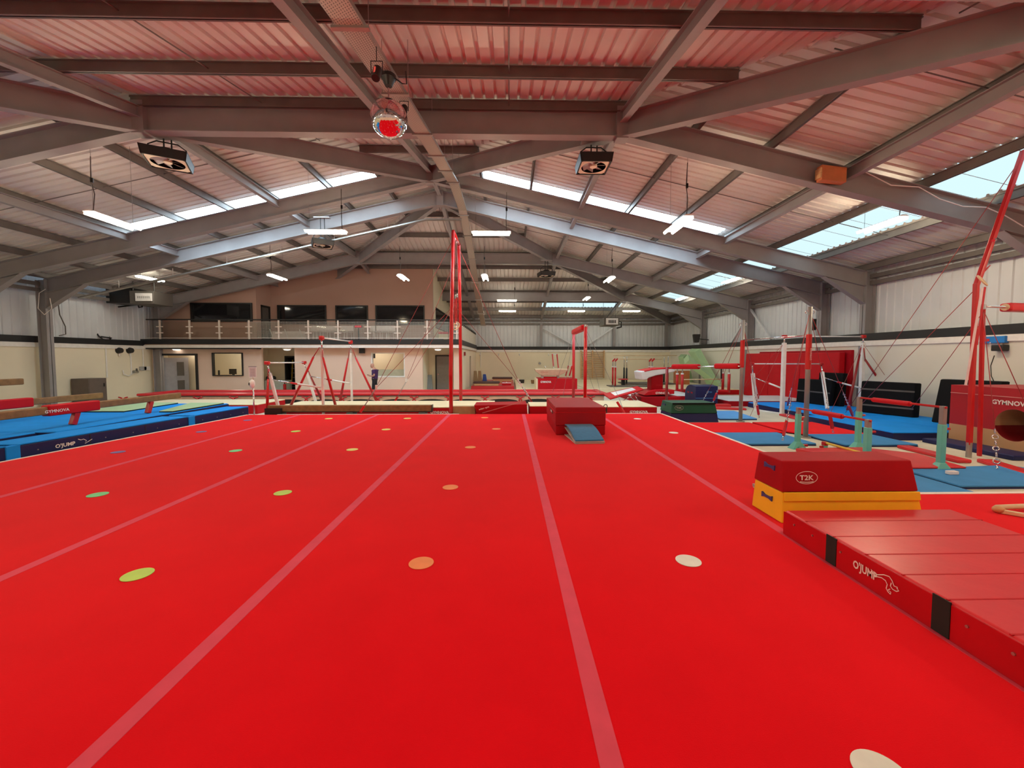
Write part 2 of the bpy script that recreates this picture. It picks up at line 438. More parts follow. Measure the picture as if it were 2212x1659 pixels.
wall('right', (CR, CN, 0), (CR, CF, 0), (-1, 0, 0), (LR, CN, 0), (LR, CF, 0), PLASTG)
wall('left', (CL - .3, CF, 0), (CL - .3, CN, 0), (1, 0, 0), (LL, CF, 0), (LL, CN, 0))
wall('back', (CR, CF, 0), (CL - .3, CF, 0), (0, -1, 0), (CR, LF, 0), (LL, LF, 0))
wall('front', (CL - .3, CN, 0), (CR, CN, 0), (0, 1, 0), (LL, LN - .2, 0), (CR, LN - .2, 0))
# eaves rails on the walls
for sx, x in ((1, CR - .16), (-1, CL + .1)):
    for z in (4.62, 4.86):
        struct('wall_rail', MB().box(x - .05, x + .05, CN, CF, z, z + .14), PURL, 'dark steel rail under the eaves')
for y in (CF - .16,):
    for z in (4.60, 4.86):
        struct('wall_rail', MB().box(CL, CR, y - .05, y + .05, z, z + .14), PURL, 'dark steel rail under the far eaves')
# end wall posts and braces
for x in (2.55, 8.4, 12.6):
    struct('column', MB().box(x - .1, x + .1, CF - .35, CF - .15, 2.86, 4.7), STEEL, 'grey post on the far wall')
for p, q in (((2.7, CF - .2, 4.35), (5.3, CF - .2, 2.9)), ((8.3, CF - .2, 4.35), (6.1, CF - .2, 2.9))):
    struct('wall_brace', MB().bar(p, q, .1, .1), CLAD, 'pale diagonal brace on the far wall')
for y0, y1 in ((22.0, 20.2), (22.0, 23.8)):
    struct('wall_brace', MB().bar((CR - .2, y0, 4.6), (CR - .2, y1, 2.9), .09, .09), CLAD, 'pale diagonal brace on the right wall')
# ------------------------------------------------------------------ helpers for gym gear
def path(pts, r, n=6):
    """one continuous swept tube"""
    mb = MB(); pts = [V(p) for p in pts]; k = len(pts); vs = []; a = None
    for i, p in enumerate(pts):
        d = (pts[min(i + 1, k - 1)] - pts[max(i - 1, 0)]).normalized()
        a = d.orthogonal().normalized() if a is None else (a - d * a.dot(d)).normalized()
        b = d.cross(a)
        vs += [p + (a * math.cos(2 * math.pi * j / n) + b * math.sin(2 * math.pi * j / n)) * r for j in range(n)]
    fs = [(i * n + j, i * n + (j + 1) % n, (i + 1) * n + (j + 1) % n, (i + 1) * n + j) for i in range(k - 1) for j in range(n)]
    fs += [tuple(range(n - 1, -1, -1)), tuple(range((k - 1) * n, k * n))]
    return mb.add(vs, fs)
def B(x0, x1, y0, y1, z0, z1): return MB().box(x0, x1, y0, y1, z0, z1)
def T(p, q, r, n=10, r2=None): return MB().tube(p, q, r, n, r2)
def wire(parent, p, q, r=.007, m=None, name='guy_cable'): return T(p, q, r, 6).build(name, m or CABLE, parent, smooth=True)
def chain(parent, p, q, L=.07, r=.009, name='chain'): return MB().chain(p, q, L, r).build(name, CHROME, parent, smooth=True)
def gymmat(name, label, cat, x0, x1, y0, y1, z0, z1, m, group=None, bev=.02, side=None, seam_y=(), seam_x=(), sm=None):
    c = ((x0 + x1) / 2, (y0 + y1) / 2, z0)
    t = thing(name, label, cat, c, group)
    B(x0, x1, y0, y1, z0, z1).build('top' if side else 'cover', m, t, bevel=bev)
    if side: B(x0 - .004, x1 + .004, y0 - .004, y1 + .004, z0, z1 - .025).build('side_band', side, t)
    for y in seam_y: B(x0 + .004, x1 - .004, y - .006, y + .006, z1 - .004, z1 + .002).build('fold_seam', sm or m, t)
    for x in seam_x: B(x - .006, x + .006, y0 + .004, y1 - .004, z1 - .004, z1 + .002).build('fold_seam', sm or m, t)
    return t
def stroke(parent, pts, wd, nrm, m, name='logo_outline'):
    mb = MB(); n_ = V(nrm); pts = [V(p) for p in pts]; vs = []
    for i, p in enumerate(pts):
        d = (pts[min(i + 1, len(pts) - 1)] - pts[max(i - 1, 0)]).normalized(); s = d.cross(n_).normalized() * wd / 2
        vs += [p - s + n_ * .005, p + s + n_ * .005]
    mb.add(vs, [(2 * i, 2 * i + 1, 2 * i + 3, 2 * i + 2) for i in range(len(pts) - 1)])
    return mb.build(name, m, parent)

# ------------------------------------------------------------------ hanging twin-tube lights
def fixture_proto():
    t = thing('hanging_light', 'x', 'light', (0, 0, 0), 'twin tube lights hanging from the roof')
    mb = MB(); L = .63
    sec = [(-.125, .03), (-.05, .07), (.05, .07), (.125, .03), (.115, .02), (.04, .03), (-.04, .03), (-.115, .02)]
    mb.prism([(x, -L, z) for x, z in sec], (0, 2 * L, 0)); mb.build('housing', TRIMW, t)
    for s in (-1, 1):
        mb = MB(); mb.tube((s * .105, -L + .04, -.012), (s * .105, L - .04, -.012), .03, 8); o = mb.build('tube', TUBEC, t); o.material_slots[0].link = 'OBJECT'; o.material_slots[0].material = TUBEC
    return t
PROTO = fixture_proto()
used = [False]
def light(x, y, z, label, along='y', rise=None, cord=True):
    global PROTO
    if not used[0]:
        used[0] = True; t = PROTO; t.location = (x, y, z); t['label'] = label; ORIG[t.name] = V((x, y, z))
        if along == 'x': t.rotation_euler = (0, 0, math.pi / 2)
    else:
        t = dup(PROTO, V((x, y, z)) - V(PROTO.location), label, math.pi / 2 if along == 'x' else 0.0)
    top = (ZA - SL * dd(x, y) + SHZ - .02) - z
    if x < -9:
        for o in t.children:
            if o.name.startswith('tube'): o.material_slots[0].material = TUBEM if y < 18 else TUBEF
    elif y > 18:
        for o in t.children:
            if o.name.startswith('tube'): o.material_slots[0].material = TUBEF
    def kid(o): o.parent = t; ORIG[o.name] = V((0, 0, 0))
    for s in (-.5, .5): kid(MB().tube((0, s, .07), (0, s, top), .004, 4).build('suspension_wire', SCABLE, None))
    if cord:
        h = min(top, 1.3)
        kid(path([(0, -.5, .07), (.03, -.48, h * .35), (-.02, -.5, h * .6), (0, -.5, h)], .010, 6).build('power_cord', DGREY, None)); kid(MB().tube((0, -.5, h * .55), (0, -.5, h * .55 + .1), .03, 8).build('cord_grip', BLACK, None))
    return t
def lpx(px, py, Y, label, along='y', **k):
    p = FY(px, py, Y); return light(p.x, p.y, p.z, label, along, **k)
lpx(247, 478, 10.3, 'twin tube light hanging at the left roof slope beside the big left skylight strip')
lpx(1464, 487, 10.3, 'twin tube light hanging under the right skylight strip in front of the second rafter')
lpx(1903, 487, 10.6, 'twin tube light hanging below the largest roof light at the right wall')
lpx(704, 501, 13.0, 'crosswise twin tube light hanging left of the ridge over the pale blue rafter', 'x')
lpx(1061, 504, 13.4, 'crosswise twin tube light hanging right of the cable tray in the middle of the hall', 'x')
lpx(599, 599, 19.0, 'twin tube light hanging in front of the upstairs dark window above the balcony')
lpx(871, 600, 19.0, 'twin tube light hanging in front of the pinkish upstairs wall')
lpx(1048, 600, 19.0, 'twin tube light hanging beside the right edge of the cable tray')
lpx(1316, 604, 19.0, 'twin tube light hanging under the right hip rafter of the far roof end')
lpx(1578, 606, 19.4, 'twin tube light hanging below the roof light over the wall mats')
lpx(1267, 645, 25.5, 'small twin tube light hanging before the far cross beam left of the far roof light')
lpx(1095, 649, 26.0, 'crosswise tube light hanging level with the far cross beam beside the cable tray', 'x')
lpx(1472, 645, 25.2, 'twin tube light under the farthest roof light on the right slope')
lpx(1096, 672, 29.5, 'crosswise tube light under the far eaves beside the cable tray', 'x')
lpx(1245, 672, 29.5, 'crosswise tube light in front of the far hip roof light', 'x')
lpx(1364, 672, 29.5, 'crosswise tube light under the far eaves above the grey heater', 'x')
lpx(325, 602, 18.6, 'tube light hanging at the far left above the heater', cord=False)
for x, y, z, l in ((-10.5, 2.6, 4.85, 'over the blue mats'), (-3.6, 2.9, 5.1, 'over the near red carpet'), (3.4, 2.9, 5.1, 'over the near carpet right of the ridge'), (9.0, 2.6, 4.75, 'near the right wall'), (-15.9, 8.4, 4.6, 'by the left wall'), (-16.0, 3.8, 4.6, 'by the left wall near the camera'), (11.2, 5.2, 4.6, 'by the right wall near the camera')):  # unseen fixtures added out of view to brighten the carpet and side walls
    light(x, y, z, 'added unseen twin tube light hanging ' + l)
# ------------------------------------------------------------------ the red exercise floor
fx = thing('exercise_floor', 'large sprung exercise floor covered in bright red carpet', 'gym floor', (0, 6, 0))
poly = [(-9.35, -.9), (-8.72, 7.1), (-8.2, 12.88), (4.86, 12.92), (4.86, 5.17), (12.7, 5.19), (12.7, -.9)]
MB().prism([(x, y, 0) for x, y in poly], (0, 0, .2)).build('carpet', CARPET, fx)
def tape(p, q, wd, m, name): return MB().slab((p[0], p[1], .2), (q[0], q[1], .2), wd, -.001, .0025).build(name, m, fx)
for x in (-6.57, -4.14, -1.89, .45, 2.82): tape((x, -.8), (x, 12.84), .105, SEAM, 'seam_tape')
def edge(p, q): return MB().slab((p[0], p[1], .2), (q[0], q[1], .2), .07, -.05, .006).build('edge_strip', TAPEW, fx)
edge((4.87, 5.17), (4.87, 12.92)); edge((4.87, 5.2), (12.7, 5.22)); edge((-8.74, 7.1), (-8.21, 12.88)); edge((-9.37, -.9), (-8.74, 7.1)); edge((-7.3, 12.9), (-1.6, 12.91)); edge((3.0, 12.94), (4.87, 12.94))
# spot markers
def spot(px, py, col, label, d=.215):
    m = mat('spot_' + col, dict(green=(.18, .72, .32), lime=(.50, .78, .13), yellow=(.78, .74, .20), orange=(.88, .28, .09), white=(.78, .82, .78), blue=(.16, .12, .36))[col], .6)
    p = FZ(px, py, .2); mb = MB(); mb.disc((p.x, p.y, .202), d / 2, .004)
    one('spot_marker', mb, m, label, 'floor marker', (p.x, p.y, .202), 'spot markers on the red carpet')
for px, py, c, l in ((297, 1242, 'lime', 'large lime spot marker nearest the lower left of the carpet'), (910, 1217, 'orange', 'orange spot marker nearest the camera between two seam tapes'),
    (1487, 1212, 'white', 'white spot marker left of the long red mat'), (1905, 1672, 'white', 'white spot marker cut off by the bottom edge of the picture'),
    (211, 1069, 'green', 'green spot marker nearest the left edge of the carpet'), (611, 1065, 'lime', 'lime spot marker in the second row from the camera'),
    (973, 1053, 'orange', 'orange spot marker second nearest in its column'), (255, 977, 'blue', 'blue spot marker nearest the blue mats'),
    (509, 974, 'green', 'green spot marker in the middle of its column'), (761, 971.5, 'yellow', 'yellow spot marker third row from the camera'),
    (1016, 966.5, 'orange', 'orange spot marker in the third row left of the red block'), (435, 933, 'blue', 'blue spot marker second nearest to the blue mats'),
    (639, 932, 'lime', 'pale lime spot marker fourth in the row left of the uneven bars'), (834, 928, 'yellow', 'yellow spot marker fourth row before the brown beam'),
    (1072, 927, 'orange', 'orange spot marker in the fourth row just left of the red block'), (1455, 935, 'white', 'white spot marker in front of the green block'),
    (535, 908, 'blue', 'farthest blue spot marker before the sanitiser stand'), (710, 904.5, 'yellow', 'farthest pale yellow spot marker under the tall uneven bar'),
    (880, 904, 'yellow', 'farthest yellow spot marker before the end of the brown beam'), (1047, 902.5, 'orange', 'farthest orange spot marker before the red wedge'),
    (1377, 905, 'white', 'farthest white spot marker right of the big red block')):
    spot(px, py, c, l)

# ------------------------------------------------------------------ near right: long red mat, vaulting box
lm = gymmat('landing_mat', 'long red folding landing mat with white kangaroo logo in the right foreground', 'gym mat', 2.80, 4.52, .7, 4.02, .206, .45, REDB, None, .025, None, [3.73, 3.40, 3.08, 2.78, 2.48, 2.15], (), RED)
MB().slab((2.797, .7, 0), (2.797, 4.02, 0), .006, .206, .435).build('side_panel', RED, lm); lsp = bpy.data.objects[[o.name for o in lm.children if o.name.startswith('side_panel')][0]]
for y in (3.40, 2.50): B(2.788, 2.797, y - .055, y + .055, .21, .45).build('strap', WEB, lm)
for y in (3.86, 3.62, 2.35, 2.12, 3.3): T((2.786, y, .36), (2.794, y, .36), .009, 12).build('eyelet', GALV, lsp)
def K(zx, zy): return FX(1600 + zx * .3376, 940 + zy * .3376, 2.79)
tc_ = (K(757, 905) + K(915, 930)) / 2
text(lsp, "O'JUMP", (2.79, (K(757, 0).y + K(917, 0).y) / 2, .325), (0, -1, 0), (0, 0, 1), .088, INK, abs(K(757, 0).y - K(917, 0).y), bold=.03)
for pts in ([(838, 858), (850, 880), (880, 893), (920, 893), (955, 905), (972, 930), (985, 965), (1003, 972), (1005, 985)], [(1005, 970), (1008, 985), (1016, 996), (1000, 1000), (975, 985), (962, 965), (968, 945)],
            [(848, 882), (875, 905), (905, 912), (930, 930), (942, 955), (935, 980), (945, 1000), (962, 1018)], [(960, 985), (945, 990), (965, 1005), (962, 1018)]):
    stroke(lsp, [K(*p) for p in pts], .007, (-1, 0, 0), INK)

vb = thing('vaulting_box', 'two tier vaulting box with dark red top and yellow base behind the long red mat', 'gym block', (3.7, 4.5, .2))
def frustum(x0, x1, y0, y1, z0, u0, u1, v0, v1, z1):
    return MB().hexa([(x0, y0, z0), (x1, y0, z0), (x1, y1, z0), (x0, y1, z0), (u0, v0, z1), (u1, v0, z1), (u1, v1, z1), (u0, v1, z1)])
vlow = frustum(2.95, 4.53, 4.27, 4.82, .202, 2.97, 4.48, 4.31, 4.80, .53).build('yellow_base', YEL, vb, bevel=.012); vlow['label'] = 'bright yellow lower tier'
vtop = frustum(2.96, 4.48, 4.30, 4.81, .535, 2.99, 4.43, 4.35, 4.78, .87).build('red_top', DRED, vb, bevel=.015); vtop['label'] = 'dark red upper tier'
MB().hexa([(2.985, 4.288, .44), (4.50, 4.288, .44), (4.50, 4.300, .44), (2.985, 4.300, .44), (2.985, 4.295, .532), (4.49, 4.295, .532), (4.49, 4.31, .532), (2.985, 4.31, .532)]).build('velcro_flap', YEL, vlow, bevel=.004)
for z in (.41, .76):
    x = 2.945 if z < .5 else 2.965
    MB().prism([(x, 4.45, z - .03), (x, 4.50, z - .015), (x, 4.58, z - .015), (x, 4.63, z - .03), (x, 4.63, z + .03), (x, 4.58, z + .012), (x, 4.50, z + .012), (x, 4.45, z + .03)], (.02, 0, 0)).build('handle', mat('handle_blue', (.04, .06, .25), .5), vlow if z < .5 else vtop)
tp = FY(1743, 1032, 4.31)
text(vtop, 'T2K', (tp.x, 4.316, tp.z), (1, 0, 0), (0, .06, 1), .055, INK, .155, bold=.02)
stroke(vtop, [(tp.x + .118 * math.cos(a), 4.317 - .001, tp.z + .068 * math.sin(a)) for a in [i * math.pi / 24 for i in range(49)]], .006, (0, -1, .06), INK, 'logo_oval')
stroke(vtop, [(tp.x - .075 + .15 * i / 8, 4.314, tp.z - .044 - .006 * math.sin(math.pi * i / 8)) for i in range(9)], .008, (0, -1, .06), INK, 'logo_underline')

def springboard(name, label, o, ang, padm, L=1.05, Wd=.62):
    t = thing(name, label, 'springboard', o); c, s = math.cos(ang), math.sin(ang)
    def P(u, v, z): return V((o[0] + u * c - v * s, o[1] + u * s + v * c, o[2] + z))     # u along the board (low end 0), v across
    prof = [(0.0, .05), (.18, .10), (.4, .17), (.62, .215), (.82, .235), (.98, .225), (1.05, .20)]
    vs = []; n = len(prof)
    for dz in (0, .03):
        for u, z in prof:
            for v in (-Wd / 2, Wd / 2): vs.append(P(u, v, z + dz))
    f = []
    for k in range(n - 1):
        a = 2 * k; f += [(a, a + 1, a + 3, a + 2), (2 * n + a, 2 * n + a + 2, 2 * n + a + 3, 2 * n + a + 1), (a, a + 2, 2 * n + a + 2, 2 * n + a), (a + 1, 2 * n + a + 1, 2 * n + a + 3, a + 3)]
    f += [(0, 2 * n, 2 * n + 1, 1), (2 * n - 2, 2 * n - 1, 4 * n - 1, 4 * n - 2)]
    MB().add(vs, f).build('pad', padm, t, bevel=.012)
    MB().hexa([P(-.02, -Wd / 2 - .01, .02), P(-.02, Wd / 2 + .01, .02), P(1.04, Wd / 2, .18), P(1.04, -Wd / 2, .18), P(-.02, -Wd / 2 - .01, .045), P(-.02, Wd / 2 + .01, .045), P(1.04, Wd / 2, .198), P(1.04, -Wd / 2, .198)]).build('upper_board', mat('board_grey', (.55, .52, .48), .6), t)
    MB().hexa([P(-.02, -Wd / 2, 0), P(-.02, Wd / 2, 0), P(1.0, Wd / 2, 0), P(1.0, -Wd / 2, 0), P(-.02, -Wd / 2, .02), P(-.02, Wd / 2, .02), P(1.0, Wd / 2, .02), P(1.0, -Wd / 2, .02)]).build('base_board', mat('board_grey', (.55, .52, .48), .6), t)
    MB().hexa([P(-.03, -Wd / 2, .02), P(.0, -Wd / 2, .02), P(.0, Wd / 2, .02), P(-.03, Wd / 2, .02), P(-.03, -Wd / 2, .055), P(.0, -Wd / 2, .055), P(.0, Wd / 2, .055), P(-.03, Wd / 2, .055)]).build('front_rail', GREY, t)
    for u in (.55, .8):
        for v in (-.2, .2):
            pts = [P(u + .05 * math.cos(a), v + .05 * math.sin(a), .02 + .11 * a / 25 * (1 if u < .7 else 1.35)) for a in [k * .5 for k in range(51)]]
            path(pts, .006, 5).build('spring', CHROME, t, smooth=True)
    return t
springboard('springboard', 'blue padded springboard leaning up to the big red block on the carpet', (1.68, 8.40, .2), math.radians(95), SUEDEB)
b_ = FZ(1614, 1046, .2)
springboard('springboard', 'grey springboard mostly hidden behind the two tier vaulting box', (b_.x + .02, 5.25, .2), 0.0, GREY, Wd=.5)

rb = thing('foam_block', 'big dark red foam block of two velcroed tiers on the far carpet', 'gym block', (1.67, 10.4, .2))
B(1.08, 2.23, 9.36, 11.60, .202, .42).build('lower_tier', DRED, rb, bevel=.02)
B(1.07, 2.24, 9.35, 11.61, .422, .85).build('upper_tier', vinyl('vinyl_block_red', (.33, .007, .016), .5, .25), rb, bevel=.02)
MB().prism([(1.066, 9.85, .64), (1.066, 10.0, .68), (1.066, 10.5, .68), (1.066, 10.7, .64), (1.066, 10.5, .61), (1.066, 10.0, .60)], (.01, 0, 0)).build('hand_hole', BLACK, rb)
B(1.064, 1.074, 10.15, 10.4, .62, .67).build('hand_strap', INK, rb)
B(1.062, 2.248, 9.342, 11.618, .72, .735).build('cover_seam', RED, rb)

wf = thing('wooden_rail', 'low pale wooden rail lying on the carpet at the right edge', 'wooden rail', tuple(FZ(2160, 1104, .2)))
p0, p1 = FZ(2154, 1096, .26), FZ(2290, 1091, .26); q0, q1 = FZ(2160, 1104, .225), FZ(2290, 1126, .225)
T(p0, p1, .03, 12).build('handle_bar', WOODB, wf, smooth=True); MB().bar(q0, q1, .05, .045).build('foot_rail', WOODB, wf, bevel=.008)
MB().ball((p0 + q0) / 2, (.06, .05, .045)).build('end_joint', WOOD, wf, smooth=True)

# ------------------------------------------------------------------ far edge of the carpet
lb = thing('floor_beam', 'low brown suede floor beam lying along the far edge of the carpet', 'balance beam', (-4.7, 13.2, 0))
B(-7.75, -2.5, 13.12, 13.32, .26, .46).build('beam_body', SUEDE, lb, bevel=.02)
B(-7.75, -2.5, 13.14, 13.30, .235, .26).build('underside', BLACK, lb)
for x in (-7.4, -5.1, -2.8): B(x - .1, x + .1, 13.02, 13.42, 0, .235).build('foot', DGREY, lb)
B(-2.51, -2.49, 13.11, 13.33, .25, .47).build('end_cap', BLACK, lb)
def land(label, x0, x1, y0, y1, h, txt=None, tx=None, front=RED, top=CREAMM, g=None):
    t = thing('landing_mat', label, 'gym mat', ((x0 + x1) / 2, (y0 + y1) / 2, 0), g)
    B(x0, x1, y0, y1, 0, h - .03).build('side_band', front, t, bevel=.01)
    B(x0, x1, y0, y1, h - .028, h).build('top', top, t, bevel=.01)
    if txt: text(t, txt, (tx, y0 - .004, h * .48), (1, 0, 0), (0, 0, 1), .085, INK, .62, bold=.03)
    return t
land('cream topped red landing mat under the left uneven bars', -7.9, -.55, 13.62, 15.6, .34, 'GYMNOVA', -2.33)
land('cream topped red landing mat in front of the vault table', 1.9, 5.0, 13.62, 15.6, .34, 'GYMNOVA', 4.38)
wd_ = thing('wedge_mat', 'dark red wedge mat with slanted left end at the far carpet edge', 'gym mat', (-.25, 13.4, 0))
mb = MB(); mb.prism([(-1.13, 13.0, .47), (-.98, 13.0, .02), (.60, 13.0, .02), (.57, 13.0, .50)], (0, .9, 0)); mb.build('body', DRED, wd_, bevel=.015)
stroke(wd_, [FY(1042, 892, 12.99), FY(1135, 865.5, 12.99)], .02, (0, -1, 0), mat('piping_pink', (.6, .25, .25), .6), 'piping')
q = FY(1045.5, 882, 12.99); text(wd_, 'eden gym', tuple(q), (1, 0, .28), (-.28, 0, 1), .07, INK, .34, bold=.03)
land('short red landing mat between the wedge and the big red block', .66, 1.85, 13.05, 14.2, .44, None, None, DRED)
tb = one('foam_beam', B(-1.85, -1.1, 13.14, 13.36, .02, .42), TAN, 'short tan suede beam end beside the red wedge mat', 'balance beam', (-1.5, 13.25, 0), bevel=.02)
one('foam_beam', B(2.5, 3.05, 13.14, 13.34, .02, .36), TAN, 'tan beam end behind the right corner of the big red block', 'balance beam', (2.8, 13.25, 0), bevel=.02)
bt = thing('water_bottle', 'black water bottle with ring handle behind the big red block', 'bottle', tuple(FY(1308, 897, 13.0).xy) + (.0,))
p = FY(1308, 897, 13.0)
T((p.x, p.y, .0), (p.x, p.y, .36), .05, 14).build('flask', BLACK, bt, smooth=False); MB().ring((p.x, p.y, .43), .055, .012, (0, 1, 0)).build('ring_handle', BLACK, bt, smooth=True); T((p.x, p.y, .36), (p.x, p.y, .39), .035, 12).build('lid', BLACK, bt)
cr_ = thing('storage_crate', 'black plastic crate at the foot of the left uneven bars', 'crate', tuple(FY(589, 890, 13.02).xy) + (0,))
p = FY(589, 890, 13.02)
for bx in ((p.x - .25, p.x + .25, p.y - .01, p.y + .01), (p.x - .25, p.x + .25, p.y + .08, p.y + .09), (p.x - .25, p.x - .23, p.y + .01, p.y + .08), (p.x + .23, p.x + .25, p.y + .01, p.y + .08)): B(*bx, .12, .38).build('panel', BLACK, cr_)
B(p.x - .25, p.x + .25, p.y, p.y + .09, .0, .12).build('crate_base', BLACK, cr_)

# ------------------------------------------------------------------ long trampoline track
tt = thing('tumbling_track', 'long red padded trampoline tumbling track across the hall behind the carpet', 'trampoline', (-5.6, 17.9, 0))
B(-15.2, 4.1, 16.85, 17.2, .42, .52).build('side_pad', REDB, tt, bevel=.03); B(-15.2, 4.1, 18.55, 18.9, .42, .52).build('side_pad', REDB, tt, bevel=.03)
B(-15.2, -14.9, 17.2, 18.55, .42, .52).build('end_pad', REDB, tt, bevel=.03); B(3.8, 4.1, 17.2, 18.55, .42, .52).build('end_pad', REDB, tt, bevel=.03)
B(-14.9, 3.8, 17.2, 18.55, .44, .46).build('bed', mat('bed_red', (.55, .03, .04), .7), tt)
B(-15.1, 4.0, 16.84, 16.90, .385, .42).build('frame_rail', DGREY, tt); B(-15.1, 4.0, 18.8, 18.86, .36, .42).build('frame_rail', DGREY, tt)
xs_ = [FY(px, 855, 16.9).x for px in (431, 508, 585.6, 664, 742, 818, 895.7, 970, 1048, 1124, 1199.5, 1275)]
xs_ = [xs_[0] - 1.49, xs_[0] - 2.98] + xs_
for i, x in enumerate(xs_):
    mb = path([(x - .17, 16.79, .385), (x - .08, 16.79, .36), (x, 16.79, .30), (x + .06, 16.79, .23), (x + .03, 16.79, .17), (x + .08, 16.79, .0)], .028, 8); mb.build('leg', RPAINT, tt, smooth=True)
    mb = path([(x + .17, 16.80, .385), (x + .08, 16.80, .36), (x, 16.80, .30), (x - .06, 16.80, .23), (x - .03, 16.80, .17), (x - .08, 16.80, .0)], .028, 8); mb.build('leg', RPAINT, tt, smooth=True)
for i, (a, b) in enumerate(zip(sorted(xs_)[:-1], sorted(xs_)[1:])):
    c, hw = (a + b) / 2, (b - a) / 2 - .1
    mb = MB(); mb.prism([(c - hw, 16.83, .10)] + [(c + hw * math.cos(t), 16.83, .17 + .11 * math.sin(t)) for t in [math.pi - math.pi * k / 12 for k in range(13)]] + [(c + hw, 16.83, .10)], (0, .02, 0)); mb.build('arched_shadow_panel', BLACK, tt)  # black sheets stand in for the arched shadows below the pad
B(-15.0, 3.95, 16.86, 16.89, .0, .385).build('skirt', mat('skirt_beige', (.80, .58, .44), .8), tt)
B(-15.0, 3.95, 17.05, 18.6, .0, .09).build('base_mat', RED, tt)
# ------------------------------------------------------------------ uneven bars (left)
def foot_plate(t, p, r=.09): return T((p[0], p[1], 0 if len(p) < 3 else p[2]), (p[0], p[1], (0 if len(p) < 3 else p[2]) + .03), r, 14).build('foot', GALV, t)
ub = thing('uneven_bars', 'white and red uneven bars standing on cream mats left of the ring frame', 'uneven bars', (-6.9, 14.8, 0))
YN_, YF_ = 13.25, 16.1
def hp(px, py, Y): return FY(px, py, Y)
tops = {}
for nm, Y, px, py in (('near', YN_, 694.8, 730), ('far', YF_, 757.5, 739)):
    p = hp(px, py, Y); tops[nm] = p; x = p.x; zt = p.z
    B(x - .035, x + .035, Y - .04, Y + .04, 0, zt - .35).build('post', WPAINT, ub, bevel=.012); pst = [o for o in ub.children if o.name.startswith('post')][-1]; tops[nm + 'p'] = pst
    T((x, Y, zt - .4), (x, Y, zt - .04), .025, 12).build('telescopic_tube', CHROME, ub, smooth=True)
    MB().obox((x, Y, zt), (.13, .14, .13)).build('bar_clamp', RPAINT, ub, bevel=.02)
    T((x, Y, zt - .42), (x, Y, zt - .30), .045, 12).build('collar', CHROME, pst)
zt = tops['near'].z
T((tops['near'].x, YN_, zt), (tops['far'].x, YF_, zt), .022, 12).build('high_bar', WPAINT, ub, smooth=True)
lows = {}
for nm, Y, a, b in (('near', YN_, (577, 784), (601, 878)), ('far', YF_, (657, 783), (682, 868))):
    p, q_ = hp(*a, Y), hp(*b, Y); lows[nm] = (p, q_)
    d = (q_ - p); base = p + d * ((p.z - .02) / (p.z - q_.z)); mid = p + d.normalized() * .33
    MB().bar(mid, base, .075, .09).build('low_post', WPAINT, ub, bevel=.012)
    T(p, mid, .024, 12).build('telescopic_tube', CHROME, ub, smooth=True)
    MB().obox(p, (.14, .14, .11)).build('bar_clamp', RPAINT, ub, bevel=.02)
    T(mid, mid + d.normalized() * .1, .05, 12).build('collar', CHROME, ub)
T(lows['near'][0], lows['far'][0], .022, 12).build('low_bar', WPAINT, ub, smooth=True)
for Y, a, b, c in ((YN_, (588, 820), (634, 828), (693, 837)), (YF_, (671, 813), (710, 820), (756, 828))):
    p, m_, q_ = hp(*a, Y), hp(*b, Y), hp(*c, Y)
    T(p, m_, .018, 10).build('spreader_rod', CHROME, ub, smooth=True); T(m_, q_, .03, 10).build('spreader_tube', WPAINT, ub, smooth=True)
    d = (m_ - p).normalized(); T(m_ - d * .08, m_ + d * .14, .032, 10).build('spreader_grip', RPAINT, ub, smooth=True)
def leg(t, top, knee, foot, m=RPAINT, r=.05):
    T(top, knee, .016, 8).build('leg_cable', CABLE, t, smooth=True); T(knee, foot, r * .62, 12, r).build('leg', m, t, smooth=True)
    T(V(foot), V((foot[0], foot[1], foot[2] + .02)), r * 1.5, 12).build('foot', GALV, t)
leg(ub, hp(690, 750, YN_), hp(677, 771, YN_ - .1), FZ(617, 900, 0) * 1)
leg(ub, hp(697, 752, YN_), hp(697.5, 772, YN_ - .1), FZ(731, 900, 0))
leg(ub, hp(756, 752, YF_), hp(752, 774, YF_), hp(733.5, 872, YF_ + .3))
leg(ub, hp(762, 755, YF_), hp(768, 772, YF_), hp(816, 872, YF_ + .4))
leg(ub, hp(579, 792, YN_), hp(579, 819, YN_ - .05), hp(577, 893, YN_ - .1))
leg(ub, hp(664, 796, YF_), hp(672, 815, YF_), hp(696, 866, YF_ + .3), DRPAINT)
text(tops['nearp'], 'GYMNOVA', (tops['near'].x + .0, YN_ - .043, 2.2), (0, 0, 1), (-1, 0, 0), .035, RINK, .4)

# ------------------------------------------------------------------ still rings frame (middle)
rf = thing('ring_frame', 'tall red still rings frame in the middle of the hall behind the carpet', 'still rings', (-1.9, 14.5, 0))
b0, b1 = FY(974.5, 893, 13.1), FY(995.5, 866, 15.7)
t0, t1 = FY(978.8, 500, 13.8), FY(991, 528, 15.0)
b0 = V((b0.x, 13.1, 0)); b1 = V((b1.x, 15.7, .0))
m0, m1 = FY(976, 655, 13.25), FY(993.5, 655, 15.6)
for bb, mm, tt_ in ((b0, m0, t0), (b1, m1, t1)):
    p_ = bb + V((0, 0, .12)); v = []
    path([p_, bb + V((0, 0, 1.6)), mm, tt_], .062, 12).build('post', RPAINT, rf, smooth=True)
    T(bb, p_, .05, 12).build('post_foot', GALV, rf)
T(t0, t1, .06, 12).build('top_beam', RPAINT, rf, smooth=True)
for k, f in enumerate((.36, .62)):
    c = t0.lerp(t1, f)
    MB().ring(c - V((0, 0, .09)), .05, .018, (1, 0, 0)).build('swivel', CHROME, rf, smooth=True)
